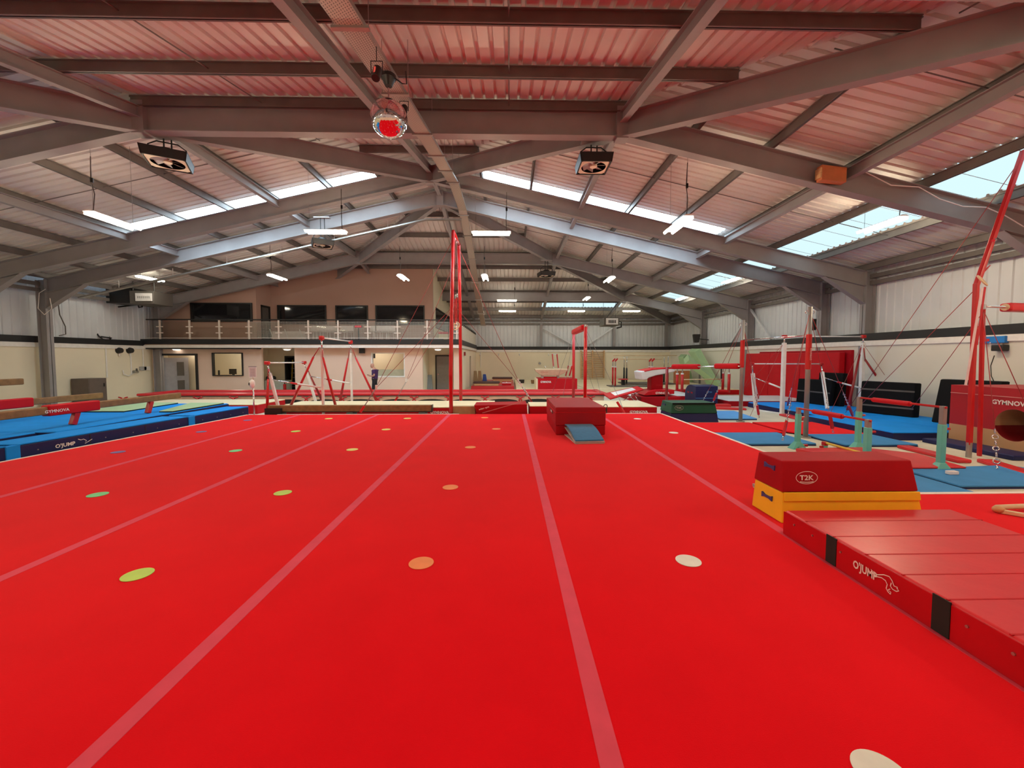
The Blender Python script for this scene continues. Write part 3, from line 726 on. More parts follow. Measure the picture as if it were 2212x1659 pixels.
for k, (f, px, py) in enumerate(((.36, 983.2, 706), (.62, 987, 702))):
    rg = FY(px, py, 14.25 + .3 * k); c = t0.lerp(t1, f) - V((0, 0, .14))
    wire(rf, c, V((rg.x, rg.y, rg.z + 1.0)), .006, CABLE, 'ring_cable')
    MB().bar((rg.x, rg.y, rg.z + 1.0), (rg.x, rg.y, rg.z + .1), .045, .012).build('ring_strap', mat('strap_red', (.5, .03, .04), .8), rf)
    MB().ring(rg, .10, .018, (.5, -.8, 0)).build('ring', WOODB, rf, smooth=True)
    T((rg.x, rg.y, rg.z + .96), (rg.x, rg.y, rg.z + 1.1), .03, 8).build('swivel', CHROME, rf)
def guy(t, a, pul, anchor, m=CABLE):
    wire(t, a, pul, .008, m); d = (anchor - pul).normalized()
    MB().obox(pul, (.07, .04, .13)).build('pulley', WPAINT, t, bevel=.012)
    wire(t, pul, anchor + (pul - anchor) * .25, .008, SCABLE, 'anchor_cable')
    MB().bar(anchor + (pul - anchor) * .25, anchor, .06, .05).build('tensioner', RPAINT, t, bevel=.01)
for (ax, ay, aY), (px, py), (gx, gy), Y in (((977, 520, 13.7), (813, 836), (778, 890), 12.98), ((975, 665, 13.3), (813, 838), (779, 891), 12.98), ((990, 545, 15.1), (878, 822), (852, 868), 16.3), ((993, 640, 15.6), (880, 821), (853, 869), 16.3),
                                ((980, 510, 13.9), (1119, 822), (1149, 868), 14.4), ((978, 655, 13.3), (1126, 832), (1150, 870), 14.4), ((991, 535, 15), (1122, 828), (1148, 868), 14.6)):
    g = FY(gx, gy, Y); guy(rf, FY(ax, ay, aY), FY(px, py, Y), g)
chain(rf, FY(1131, 838, 14.4), FY(1147, 866, 14.4), .09, .012)

# ------------------------------------------------------------------ padded low bar (middle, behind big red block)
hb = thing('training_bar', 'red high bar with thick red pads between two red posts behind the big red block', 'high bar', (2.4, 14.5, 0))
h0, h1 = FY(1265, 706, 13.1), FY(1239.5, 718, 16.2)
for p in (h0, h1):
    T((p.x, p.y, 0), (p.x, p.y, p.z - .0), .055, 14).build('post', RPAINT, hb, smooth=True); MB().obox((p.x, p.y, p.z + .02), (.1, .1, .1)).build('bar_clamp', CHROME, hb, bevel=.015)
T(h0, h1, .02, 10).build('bar', CHROME, hb, smooth=True)
d = h1 - h0
MB().bar(h0 + d * .08, h0 + d * .95, .22, .18).build('pad', RED, hb, bevel=.04)
text(hb, 'GYMNOVA', (h0.x, h0.y - .058, 2.1), (0, 0, 1), (-1, 0, 0), .05, INK, .4)
for p, (px, py, Y) in ((h0, (1338, 862, 14.2)), (h0, (1297, 850, 16.6)), (h1, (1216, 856, 16.6)), (h1, (1287, 852, 18.2)), (h1, (1192, 850, 18.0))):
    wire(hb, p - V((0, 0, .05)), FY(px, py, Y), .006, SCABLE)
g = FY(1349, 893, 13.0); wire(hb, FY(1338, 862, 13.4), g, .01, SCABLE, 'anchor_cable'); MB().bar(FY(1333, 868, 13.2), g, .07, .06).build('tensioner', RPAINT, hb, bevel=.01)

# ------------------------------------------------------------------ horizontal bar (right, grey posts)
gb = thing('horizontal_bar', 'horizontal bar on tall grey posts with red padded sleeves right of the green block', 'high bar', (7.3, 11.2, 0))
C_, D_ = V((7.38, 9.92, 0)), V((7.19, 12.45, 0))
zc, zd = FY(1750, 663, 9.92), FY(1605.6, 691.6, 12.45)
sC, sD = FY(1746, 722, 9.92).z, FY(1606, 737, 12.45).z
for bb, tp_, z0, z1 in ((C_, zc, FY(1743, 798, 9.92).z, sC), (D_, zd, FY(1600, 794, 12.45).z, FY(1604, 735, 12.45).z)):
    top = V((bb.x, bb.y, tp_.z))
    T(bb, top, .055, 16).build('post', GREYP, gb, smooth=True); T(V((bb.x, bb.y, z0)), V((bb.x, bb.y, z1)), .064, 16).build('sleeve', RPAINT, gb, bevel=.01)
    T(bb, bb + V((0, 0, .03)), .12, 16).build('base_plate', GALV, gb)
    for s in (-1, 1): MB().ring(top + V((s * .08, 0, -.12)), .035, .01, (0, 1, 0)).build('shackle', CHROME, gb, smooth=True)
T((C_.x, C_.y, sC - .03), (D_.x, D_.y, sC - .03), .02, 12).build('bar', CHROME, gb, smooth=True)
text(gb, 'GYMNOVA', (C_.x + .0, C_.y - .078, FY(1746, 765, 9.92).z), (0, 0, 1), (-1, 0, 0), .045, INK, .3)
for top, ends in ((zc, ((1690, 952, 8.75), (1845, 905, 11.6), (1700, 880, 14.6), (1800, 935, 9.9))), (zd, ((1505, 892, 14.2), (1640, 905, 12.9), (1640, 870, 17.5), (1540, 870, 14.4)))):
    for k, (px, py, Y) in enumerate(ends):
        g = FY(px, py, Y); g.z = max(g.z, .05); a = V((top.x, C_.y if top is zc else D_.y, top.z - .12)); dv = g - a
        k1 = a + dv * .72
        wire(gb, a, k1, .007, CABLE); chain(gb, k1, a + dv * .86, .06, .007); MB().bar(a + dv * .86, a + dv * .965, .05, .07).build('tensioner', RPAINT, gb, bevel=.01); chain(gb, a + dv * .965, g, .05, .008)
# padded low bar fixed to the far grey post
pb = thing('padded_bar', 'low bar wrapped in two red pads fixed to the far grey post', 'padded bar', (6.3, 13.5, 0))
p0 = V((D_.x - .06, 12.42, FY(1598, 791, 12.45).z)); p1 = FY(1441, 793, 15.2)
T(p0, p1, .02, 10).build('bar', CHROME, pb, smooth=True); d = p1 - p0
for a, b in ((FY(1597, 791, 12.5), FY(1545, 791, 13.3)), (FY(1511, 792, 13.9), FY(1453, 792, 15.0))):
    MB().bar(a, b, .17, .18).build('pad', RED, pb, bevel=.05)
T((p1.x, p1.y, 0), p1, .05, 12).build('post', DRPAINT, pb, smooth=True)

# ------------------------------------------------------------------ uneven bars (right)
ur = thing('uneven_bars', 'white and dark red uneven bars standing before the red wall mat on the right', 'uneven bars', (10.9, 14.6, 0))
Y1_, Y2_ = 14.0, 15.06
a_, b_ = FY(1694.5, 727, Y1_), FY(1865, 727, Y1_ + .1)
for p, base in ((a_, FZ(1689.6, 895.6, 0)), (b_, None)):
    x = base.x if base else p.x; x = p.x if base is None else (p.x + base.x) / 2
    B(x - .055, x + .055, p.y - .06, p.y + .06, 0, p.z - .22).build('post', WPAINT, ur, bevel=.012)
    T((x, p.y, p.z - .25), (x, p.y, p.z), .025, 12).build('telescopic_tube', CHROME, ur, smooth=True); MB().obox((x, p.y, p.z), (.14, .12, .11)).build('bar_clamp', RPAINT, ur, bevel=.02)
    T((x, p.y, p.z - .3), (x, p.y, p.z - .2), .05, 12).build('collar', CHROME, ur)
T(a_, b_, .022, 12).build('high_bar', WPAINT, ur, smooth=True)
la_, lb_ = FY(1624.5, 786, Y2_), FY(1774, 786, Y2_ + .1)
T(la_, lb_, .022, 12).build('low_bar', WPAINT, ur, smooth=True)
for p, q_ in ((la_, FZ(1633, 887, 0)), (lb_, FZ(1787, 884, .2))):
    d = q_ - p; mid = p + d * .2
    MB().bar(mid, q_, .1, .11).build('low_post', WPAINT, ur, bevel=.012); T(p, mid, .024, 12).build('telescopic_tube', CHROME, ur, smooth=True); MB().obox(p, (.13, .12, .1)).build('bar_clamp', RPAINT, ur, bevel=.02)
for Y, a, b, c in ((Y2_ - .4, (1630, 816), (1656, 826), (1687, 838)), (Y2_ - .4, (1781, 816), (1812, 826), (1855, 837))):
    T(FY(*a, Y + .3), FY(*b, Y), .018, 10).build('spreader_rod', CHROME, ur, smooth=True); T(FY(*b, Y), FY(*c, Y - .6), .03, 10).build('spreader_tube', WPAINT, ur, smooth=True)
    d = (FY(*c, Y - .6) - FY(*b, Y)).normalized(); T(FY(*b, Y) - d * .06, FY(*b, Y) + d * .12, .033, 10).build('spreader_grip', RPAINT, ur, smooth=True)
leg(ur, FY(1860, 750, Y1_), FY(1857, 766, Y1_), FY(1831, 888, Y1_ - .4), DRPAINT); leg(ur, FY(1866, 752, Y1_), FY(1869, 777, Y1_), FY(1948, 893, Y1_ + .3), DRPAINT)
MB().slab((9.28, 15.06, 0), (9.58, 13.95, 0), .14, 0, .05).build('base_rail', WPAINT, ur, bevel=.01)
for a, b, Yb in (((1690, 745), (1610, 838), 15.6), ((1690, 745), (1620, 900), 13.6), ((1866, 745), (1935, 845), 13.6), ((1862, 745), (1790, 900), 12.9), ((1626, 800), (1606, 838), 16.5), ((1626, 800), (1640, 905), 13.3)):
    wire(ur, FY(*a, Y1_ if a[0] > 1640 else Y2_), FY(*b, Yb), .006)

# ------------------------------------------------------------------ mini bars (mint posts)
def minibar(label, x, y0, y1, z, pad0, pad1, ex):
    t = thing('mini_bar', label, 'training bar', (x, (y0 + y1) / 2, 0), None)
    for y in (y0, y1):
        B(x - .045, x + .045, y - .045, y + .045,   .12, z - ex).build('post', MINT, t, bevel=.008); B(x - .037, x + .037, y - .037, y + .037, z - ex - .02, z + .02).build('inner_post', GREYP, t, bevel=.006)
        frustum(x - .16, x + .16, y - .10, y + .10, .0, x - .05, x + .05, y - .05, y + .05, .16).build('foot', MINT, t, bevel=.01)
        T((x + .05, y, z - ex - .08), (x + .13, y, z - ex - .08), .022, 12).build('knob', RPAINT, t); T((x + .12, y, .07), (x + .22, y, .07), .028, 12).build('caster', RPAINT, t)
        B(x - .03, x + .14, y - .035, y + .035, .0, .09).build('caster_bracket', YPAINT, t, bevel=.01)
    T((x, y0 - .05, z), (x, y1 + .05, z), .02, 12).build('bar', RPAINT, t, smooth=True)
    T((x, pad0, z - .01), (x, pad1, z - .01), .05, 14).build('pad', RED, t, bevel=.02)
    B(x - .04, x + .04, y0 + .1, y1 - .1, .02, .06).build('base_rail', GALV, t)
    return t
z1_ = FZ(1729, 882, 0).z
m1_ = minibar('lower mint post training bar with red pad in front of the grey post', 6.32, 7.0, 8.73, FY(1729.7, 882, 8.73).z, 7.55, 8.3, .12)
m2_ = minibar('taller mint post training bar with red pad farther right of the vaulting box', 7.57, 6.92, 8.62, FY(1862, 859, 8.62).z, 7.5, 8.3, .30)
yb = thing('floor_bar', 'low yellow bar between the two mint post training bars', 'training bar', (6.85, 8.0, 0))
p = FY(1778, 956, 8.5); T((p.x, 8.5, .19), (p.x + .02, 7.0, .17), .024, 12).build('bar', YPAINT, yb, smooth=True)
for y in (8.45, 7.1): B(p.x - .04, p.x + .04, y - .04, y + .04, .0, .17).build('post', MINT, yb, bevel=.008); MB().obox((p.x, y, .17), (.09, .09, .08)).build('clamp', RPAINT, yb, bevel=.01); T((p.x - .1, y, .1), (p.x - .04, y, .1), .025, 10).build('knob', RPAINT, yb)

# ------------------------------------------------------------------ right ring frame and right high bar
rr = thing('ring_frame', 'huge red ring frame with bent post and tied rings at the right edge', 'still rings', (9.2, 7.9, 0))
pb_ = V((9.2, 7.89, 0)); bend = FY(2109, 612, 7.95); upper = FY(2204, 345, 8.0)
dirv = (upper - bend); top_ = bend + dirv * 1.12
MB().bar(pb_ + V((0, 0, .25)), bend, .075, .075, (0, 1, 0)).build('post', RPAINT, rr, bevel=.012)
MB().bar(bend - V((.0, 0, .05)), top_, .075, .075, (0, 1, 0)).build('upper_post', RPAINT, rr, bevel=.012)
T(pb_, pb_ + V((0, 0, .3)), .045, 14).build('post_foot', GALV, rr)
MB().prism([bend + V((.07, 0, -.05)), bend + V((.16, 0, .22)), bend + V((.28, 0, .36)), bend + V((.1, 0, .2))], (0, .03, 0)).build('gusset', RPAINT, rr)
ddx = top_.x - bend.x; xb = 12.35 - ddx
T(top_, V((xb, top_.y, top_.z)), .06, 12).build('top_beam', RPAINT, rr, smooth=True)
MB().bar((xb, top_.y, top_.z), (xb + ddx, bend.y, bend.z), .12, .12, (0, 1, 0)).build('upper_post', RPAINT, rr, bevel=.012)
MB().bar((xb + ddx, bend.y, bend.z), (xb + ddx + .15, 7.9, 0), .13, .13, (0, 1, 0)).build('post', RPAINT, rr, bevel=.012)
rc = FY(2122, 606, 7.78); MB().ring(rc, .115, .016, (.45, -.75, .55)).build('ring', WOODB, rr, smooth=True)
s0, s1 = FY(2122, 622, 7.75), FY(2086, 832, 7.7)
MB().bar(s0, s1, .045, .012, (0, 1, 0)).build('ring_strap', mat('strap_pale', (.75, .62, .64), .8), rr); MB().bar(FY(2128, 620, 7.76), FY(2110, 745, 7.72), .035, .01, (0, 1, 0)).build('ring_strap', mat('strap_red', (.5, .03, .04), .8), rr)
wire(rr, upper, FY(1826, 892, 13.0), .007); wire(rr, bend - V((0, 0, .1)), FY(1838, 896, 12.4), .007); wire(rr, FY(2128, 668, 7.9), FY(1968, 885, 11.0), .007)
T(FY(2143, 520, 7.86) - V((0, .02, 0)), FY(2150, 518, 7.86), .03, 10).build('shackle', CHROME, rr)
rh = thing('horizontal_bar', 'high bar with red post and thick red pad at the right edge', 'high bar', (9.52, 7.99, 0))
t_ = FY(2130, 662, 7.99)
MB().bar((9.54, 7.99, 0), (t_.x - .06, 7.99, t_.z - .05), .06, .06, (0, 1, 0)).build('post', RPAINT, rh, bevel=.012)
t2 = V((t_.x - .06, 7.99, t_.z)); T(t2 - V((0, 0, .06)), t2 + V((0, 0, .04)), .045, 12).build('bar_clamp', CHROME, rh)
e_ = V((12.4, 8.55, t2.z)); T(t2, e_, .02, 12).build('bar', CHROME, rh, smooth=True)
q0, q1 = t2 + (e_ - t2) * .2, t2 + (e_ - t2) * .85
MB().bar(q0, q1, .2, .17).build('pad', REDB, rh, bevel=.04); T(q0 - (e_ - t2) * .004, q0, .07, 12).build('pad_core', WOODB, rh)
MB().bar(e_ - V((0, 0, .02)), (e_.x, e_.y, 0), .11, .11, (0, 1, 0)).build('post', RPAINT, rh, bevel=.012)
g = V((9.15, 6.75, .02)); k = FZ(2150, 935, .55); k = FY(2149, 925, 7.0)
wire(rh, t2 - V((0, 0, .05)), k, .007); chain(rh, k, FY(2152, 975, 6.9), .085, .011); chain(rh, FY(2152, 975, 6.9), FZ(2154, 1018, .02), .09, .011)
wire(rh, t2 - V((0, 0, .05)), FY(2216, 875, 7.2), .007)
text(rh, 'GYMNOVA', (9.55, 7.93, FY(2120, 755, 7.99).z), (0, 0, 1), (-1, 0, 0), .04, INK, .3)
# ------------------------------------------------------------------ right side: blocks and mats
gr = thing('foam_block', 'dark green vaulting block on a navy base at the right edge of the carpet', 'gym block', (5.7, 12.8, 0))
frustum(4.98, 6.46, 12.36, 13.3, .0, 5.0, 6.43, 12.40, 13.27, .27).build('navy_base', NAVY, gr, bevel=.015)['label'] = 'navy lower tier'
frustum(4.97, 6.43, 12.38, 13.28, .275, 5.03, 6.36, 12.42, 13.25, .60).build('green_top', GREEN, gr, bevel=.02); gtop = list(gr.children)[-1]; gtop = [o for o in gr.children if o.name.startswith('green_top')][0]; gtop['label'] = 'dark green upper tier'
B(5.03, 6.37, 12.385, 12.41, .555, .597).build('velcro_flap', BLACKV, gtop)
q = FY(1467, 881, 12.38); text(gtop, 'T2K', (q.x, 12.388, q.z), (1, 0, 0), (0, .05, 1), .06, GREY, .17, bold=.02)
stroke(gtop, [(q.x + .13 * math.cos(a), 12.387, q.z + .075 * math.sin(a)) for a in [i * math.pi / 16 for i in range(33)]], .008, (0, -1, .05), GREY, 'logo_oval')
for x in (6.46,): B(x - .02, x + .05, 12.6, 12.75, .2, .25).build('handle', BLACK, gr)
MB().prism([(4.995, 12.9, .45), (4.995, 13.05, .46), (4.995, 13.15, .45), (4.995, 13.15, .52), (4.995, 13.05, .5), (4.995, 12.9, .52)], (.02, 0, 0)).build('handle', NAVY, gr)
bb = thing('foam_block', 'navy blue block with rounded back behind the green block', 'gym block', (8.1, 17.2, 0))
yf = 16.7; x0, x1 = FY(1503, 850, yf).x, FY(1551, 850, yf).x; zt = FY(1527, 834.5, yf).z
mb = MB(); mb.prism([(x0, yf, 0), (x0, yf + 1.05, 0), (x0, yf + 1.05, zt * .55)] + [(x0, yf + .5 + .55 * math.cos(t), zt * .55 + zt * .5 * math.sin(t)) for t in [k * math.pi / 20 for k in range(1, 11)]] + [(x0, yf, zt)], (x1 - x0, 0, 0)); mb.build('body', NAVY, bb, bevel=.02)
B(x0 - .004, x1 + .004, yf - .006, yf, .3, .315).build('seam', LBLUE, bb)
for y in (yf + .3, yf + .62): MB().prism([(x0 - .005, y, .47), (x0 - .005, y + .08, .49), (x0 - .005, y + .16, .47), (x0 - .005, y + .16, .55), (x0 - .005, y + .08, .52), (x0 - .005, y, .55)], (.01, 0, 0)).build('handle', RED, bb)
q = FY(1534, 847, yf); text(bb, 'T2K', (q.x, yf - .004, q.z), (1, 0, 0), (0, 0, 1), .06, LBLUE, .18)

# floor mats among the bars
def flat(label, pts, h, m, under=None, name='floor_mat', cat='gym mat', z=0.0):
    c = sum((V((p[0], p[1], z)) for p in pts), V((0, 0, 0))) / len(pts)
    t = thing(name, label, cat, c)
    MB().prism([(x, y, z + h * .45) for x, y in pts], (0, 0, h * .55)).build('top', m, t, bevel=.012)
    MB().prism([(x, y, z) for x, y in pts], (0, 0, h * .45)).build('underside', under or m, t)
    return t
flat('thin red floor mat left of the front grey bar post', [(5.05, 10.42), (7.2, 10.42), (7.2, 12.0), (5.05, 12.0)], .055, CARPET, BLACKV)
flat('thin red floor mat right of the front grey bar post', [(7.55, 10.15), (9.15, 10.15), (9.15, 12.05), (7.32, 12.05), (7.32, 10.5)], .055, CARPET, BLACKV)
flat('thin mid blue floor mat beside the carpet edge', [(5.05, 9.0), (6.95, 9.0), (6.95, 10.36), (5.05, 10.36)], .06, MBLUE, NAVY)
flat('thin mid blue floor mat in front of the front grey bar post', [(7.5, 8.85), (9.15, 8.85), (9.15, 10.1), (7.5, 10.1)], .06, MBLUE, NAVY)
flat('thin light blue floor mat beyond the green block', [(6.7, 12.75), (7.9, 12.75), (8.2, 14.6), (7.0, 14.6)], .06, LBLUE, NAVY)
flat('thin blue floor mat at the lower right next to the carpet edge', [(5.0, 5.4), (6.75, 5.4), (6.75, 6.75), (5.0, 6.75)], .055, MBLUE, NAVY)
flat('thin blue floor mat under the red chain at the right edge', [(6.85, 5.95), (9.6, 5.95), (9.0, 7.1), (6.85, 6.9)], .06, MBLUE, NAVY)
cm = thing('crash_mat', 'curved red crash mat behind the vaulting box under the mint bars', 'gym mat', (6.6, 7.5, 0))
pr = [(6.88, .06), (6.88, .10), (7.2, .17), (7.7, .20), (8.1, .16), (8.15, .06)]
MB().add([(5.9, 6.86, .06), (7.98, 6.86, .06), (7.25, 8.2, .06), (5.9, 8.2, .06), (5.9, 6.86, .11), (7.98, 6.86, .09), (7.72, 7.45, .19), (7.25, 8.2, .15), (5.9, 8.2, .13), (5.9, 7.45, .19)], [(0, 3, 2, 1), (4, 5, 6, 9), (9, 6, 7, 8), (0, 1, 5, 4), (1, 2, 7, 6, 5), (2, 3, 8, 7), (3, 0, 4, 9, 8)]).build('top', REDB, cm, bevel=.015)
MB().hexa([(5.92, 6.88, .0), (7.9, 6.88, .0), (7.2, 8.15, .0), (5.92, 8.15, .0), (5.9, 6.87, .06), (7.95, 6.87, .06), (7.25, 8.18, .06), (5.9, 8.18, .06)]).build('underside', BLACKV, cm)
wq = FZ(2062, 1026, .062); wh = one('chalk_block', B(wq.x - .08, wq.x + .08, wq.y, wq.y + .08, .062, .12), INK, 'small white block beside the foot of the right mint post', 'block', (wq.x, wq.y, .062), bevel=.01)
big = [('large bright blue landing mat nearest the red tunnel block', 9.25, 12.7, 9.55, 12.45), ('large bright blue landing mat under the right uneven bars', 9.65, 12.7, 12.55, 16.2)]
for l, a, b, c, d in big: gymmat('landing_mat', l, 'gym mat', a, b, c, d, 0, .2, BLUE, None, .025, NAVY, seam_x=((a + b) / 2,))
gymmat('landing_mat', 'wide pale grey landing mat before the red wall mat', 'gym mat', 8.95, 12.6, 16.35, 18.6, 0, .24, vinyl('vinyl_pale_grey', (.66, .68, .70), .5), None, .025, DRED, seam_y=(17.1, 17.8))
gymmat('landing_mat', 'pale grey landing mat behind the navy block', 'gym mat', 5.6, 8.8, 18.6, 21.2, 0, .24, vinyl('vinyl_pale_grey', (.66, .68, .70), .5), None, .025, DRED, seam_y=(19.2, 19.8))
gymmat('landing_mat', 'navy landing mat edge below the red tunnel block', 'gym mat', 9.75, 10.36, 7.6, 9.35, 0, .10, NAVY, None, .02)
def pad(label, p, q, wd, h): return one('floor_pad', MB().slab((p[0], p[1], 0), (q[0], q[1], 0), wd, 0, h), REDB, label, 'floor pad', ((p[0] + q[0]) / 2, (p[1] + q[1]) / 2, 0), bevel=.02)
a_, b_ = FZ(1950, 961, .07), FZ(2085, 993, .07); pad('narrow red floor pad running up to the foot of the red ring frame', (a_.x, a_.y), (b_.x, b_.y), .26, .07); a_, b_ = FZ(2128, 991, .07), FZ(2290, 1040, .07); pad('narrow red floor pad below the tunnel block at the right edge', (a_.x, a_.y), (b_.x, b_.y), .26, .07)
pad('narrow red floor pad left of the right uneven bars', (6.9, 15.95), (9.0, 15.25), .3, .08); pad('narrow red floor pad before the large blue mat', (9.42, 13.75), (9.3, 12.6), .28, .07); pad('narrow red floor pad at the foot of the pale grey mat', (6.6, 16.3), (8.9, 16.22), .3, .12)
pad('dark red floor strip beyond the near right carpet edge', (7.0, 5.42), (10.6, 5.5), .3, .05)
# tunnel block with round hole
tz = thing('tunnel_block', 'large red and tan foam tunnel block with round hole at the right edge', 'gym block', (11.2, 7.7, 0))
def twotone(name, c0, c1, z):
    m = mat(name, c1, .45, var=.04); nt = m.node_tree; N, L = nt.nodes, nt.links
    tc = N.new('ShaderNodeTexCoord'); sp = N.new('ShaderNodeSeparateXYZ'); L.new(tc.outputs['Object'], sp.inputs[0])
    gt = N.new('ShaderNodeMath'); gt.operation = 'GREATER_THAN'; gt.inputs[1].default_value = z; L.new(sp.outputs['Z'], gt.inputs[0])
    mx = N.new('ShaderNodeMix'); mx.data_type = 'RGBA'; mx.inputs[6].default_value = (*c0, 1); mx.inputs[7].default_value = (*c1, 1); L.new(gt.outputs[0], mx.inputs[0])
    L.new(mx.outputs[2], N['Principled BSDF'].inputs['Base Color']); return m
TT = twotone('tunnel_red_tan', (.55, .33, .17), (.40, .008, .018), .45)
X0, X1, y0, y1, zt = 10.4, 12.05, 6.2, 9.36, 1.36
hc = FX(2190, 919, X0); R = .33
angs = sorted(set([k * math.pi / 24 for k in range(48)] + [math.atan2(b - hc.z, a - hc.y) % (2 * math.pi) for a in (y0, y1) for b in (0, zt)]))
def outer(t):
    c, s = math.cos(t), math.sin(t); k = min([(y1 - hc.y) / c if c > 1e-9 else 9e9, (y0 - hc.y) / c if c < -1e-9 else 9e9, (zt - hc.z) / s if s > 1e-9 else 9e9, (0 - hc.z) / s if s < -1e-9 else 9e9]); return (X0, hc.y + c * k, hc.z + s * k)
mb = MB(); n = len(angs)
for Xp in (X0, X1): mb.add([(Xp, hc.y + R * math.cos(t), hc.z + R * math.sin(t)) for t in angs] + [(Xp,) + outer(t)[1:] for t in angs], [(i, (i + 1) % n, n + (i + 1) % n, n + i) for i in range(n)])
for p_, q_ in (((y0, 0), (y1, 0)), ((y1, 0), (y1, zt)), ((y1, zt), (y0, zt)), ((y0, zt), (y0, 0))): mb.add([(X0, p_[0], p_[1]), (X0, q_[0], q_[1]), (X1, q_[0], q_[1]), (X1, p_[0], p_[1])], [(0, 1, 2, 3)])
mb.build('cover', TT, tz)
mb = MB(); mb.add([(Xp, hc.y + R * math.cos(t), hc.z + R * math.sin(t)) for Xp in (X0, X1) for t in angs], [(i, (i + 1) % n, n + (i + 1) % n, n + i) for i in range(n)]); mb.build('tunnel_lining', twotone('tunnel_lining', (.22, .006, .012), (.50, .32, .17), hc.z - .05), tz)
B(X0 - .01, X0, y0, y1, 1.17, 1.185).build('piping', mat('piping_pink', (.6, .25, .25), .6), tz)
q = FX(2184, 871, X0); text(tz, 'GYMNOVA', (X0 - .004, q.y, q.z), (0, -1, 0), (0, 0, 1), .10, INK, .66, bold=.03)
def lean(label, p, q, h, th, lx, m, cat='gym mat', name='crash_mat', zb_=.0, straps=0):
    """mat p->q along the wall foot, leaning by lx towards +x at the top"""
    t = thing(name, label, cat, ((p[0] + q[0]) / 2, (p[1] + q[1]) / 2, zb_))
    P, Q = V((p[0], p[1], zb_)), V((q[0], q[1], zb_)); up = V((lx, 0, h)); tv = V((th, 0, 0))
    MB().hexa([P, Q, Q + tv, P + tv, P + up, Q + up, Q + up + tv, P + up + tv]).build('cover', m, t, bevel=.03)
    for k in range(straps):
        f = (k + .5) / straps; a = P + up * f + V((-.006, 0, 0)); b = Q + up * f + V((-.006, 0, 0)); MB().bar(a, b, .006, .05).build('strap', WEB if m is not BLACKV else DGREY, t)
    return t
lean('black crash mat leaning on the red wall mat, wider one in front', (11.8, 14.75), (11.6, 16.2), .95, .18, .07, BLACKV, zb_=.2, straps=1)
lean('black crash mat leaning on the red wall mat, taller one behind', (12.1, 14.6), (12.05, 15.7), 1.22, .18, .08, BLACKV, zb_=.2)
lean('black crash mat by the right wall between red wall mat and tunnel block', (12.05, 11.85), (11.55, 13.15), 1.03, .2, .03, BLACKV, zb_=.2, straps=2)
lean('black crash mat standing behind the end of the red tunnel block', (12.1, 9.9), (11.75, 11.05), 1.2, .22, .2, BLACKV, zb_=.2)
wmz = thing('wall_mat', 'tall red mat leaning against the right wall behind the uneven bars', 'gym mat', (12.6, 18.3, .0))
for a, b in ((15.2, 17.25), (17.27, 19.3), (19.32, 21.3)): MB().hexa([(12.42, a, .02), (12.72, a, .02), (12.72, b, .02), (12.42, b, .02), (12.5, a, 2.2), (12.74, a, 2.2), (12.74, b, 2.2), (12.5, b, 2.2)]).build('panel', RED, wmz, bevel=.03)
one('wall_mat', MB().hexa([(12.76, 15.0, .02), (12.90, 15.0, .02), (12.90, 20.6, .02), (12.76, 20.6, .02), (12.78, 15.0, 2.28), (12.9, 15.0, 2.28), (12.9, 20.6, 2.28), (12.78, 20.6, 2.28)]), DRED, 'second red mat standing flat on the wall behind the leaning red mat', 'gym mat', (12.83, 17.8, .02), bevel=.02)

# ------------------------------------------------------------------ vault table and mini trampoline
vt = thing('vault_table', 'red vault table with grey tongue on a red padded base', 'vault table', (5.9, 17.0, 0))
YV = 16.6
prof = [(1384, 803), (1392, 801.5), (1410, 797.5), (1430, 795.5), (1458, 795), (1459, 803), (1440, 807), (1418, 811), (1402, 816), (1397, 821), (1387, 821)]
pts = [FY(a, b, YV) for a, b in prof]; MB().prism(pts, (0, .95, 0)).build('tongue', vinyl('vinyl_pale_grey', (.66, .68, .70), .5), vt, bevel=.04)
tp2 = [FY(a, b, YV) + V((0, -.01, .012)) for a, b in prof[1:5]]; mb = MB(); mb.prism(tp2 + [p - V((0, 0, .05)) for p in reversed(tp2)], (0, .97, 0)); mb.build('top_pad', RED, vt, bevel=.02)
B(FY(1411, 820, YV).x, FY(1437, 820, YV).x, YV + .2, YV + .75, .55, FY(1424, 809, YV).z).build('column', DRED, vt, bevel=.05)
B(FY(1413, 820, YV).x, FY(1437, 820, YV).x, YV + .22, YV + .7, FY(1424, 809, YV).z - .02, FY(1424, 806, YV).z + .02).build('collar', BLACK, vt)
mb = MB(); a = [FY(*p, YV - .1) for p in ((1391, 853), (1400, 846), (1420, 842), (1457, 842), (1457, 851), (1392, 855))]; mb.prism(a, (0, 1.0, 0)); mb.build('base_pad', RED, vt, bevel=.02)
mb = MB(); a = [FY(*p, YV - .25) for p in ((1381, 852), (1395, 851), (1470, 857), (1470, 862), (1380, 866), (1378, 866))]; B(FY(1380, 860, YV).x, FY(1466, 860, YV).x, YV - .25, YV + 1.1, .02, FY(1420, 856, YV).z).build('base_mat', DRED, vt, bevel=.02)
q = FY(1431, 849, YV - .1); text(vt, 'GYMNOVA', (q.x, YV - .106, q.z), (1, 0, 0), (0, 0, 1), .09, INK, .58, bold=.03)
q = FY(1425, 832, YV + .2); text(vt, 'GYMNOVA', (q.x, YV + .194, q.z), (1, 0, 0), (0, 0, 1), .04, RINK, .3)
mt = thing('mini_trampoline', 'tilted mini trampoline with red padding left of the vault table', 'trampoline', (4.6, 16.6, 0))
qa = [FY(1303, 853, 16.7), FY(1318, 864, 15.75), FY(1391, 843, 15.75), FY(1378, 836.5, 16.7)]
nrm = (qa[1] - qa[0]).cross(qa[2] - qa[1]).normalized(); nrm = nrm if nrm.z > 0 else -nrm
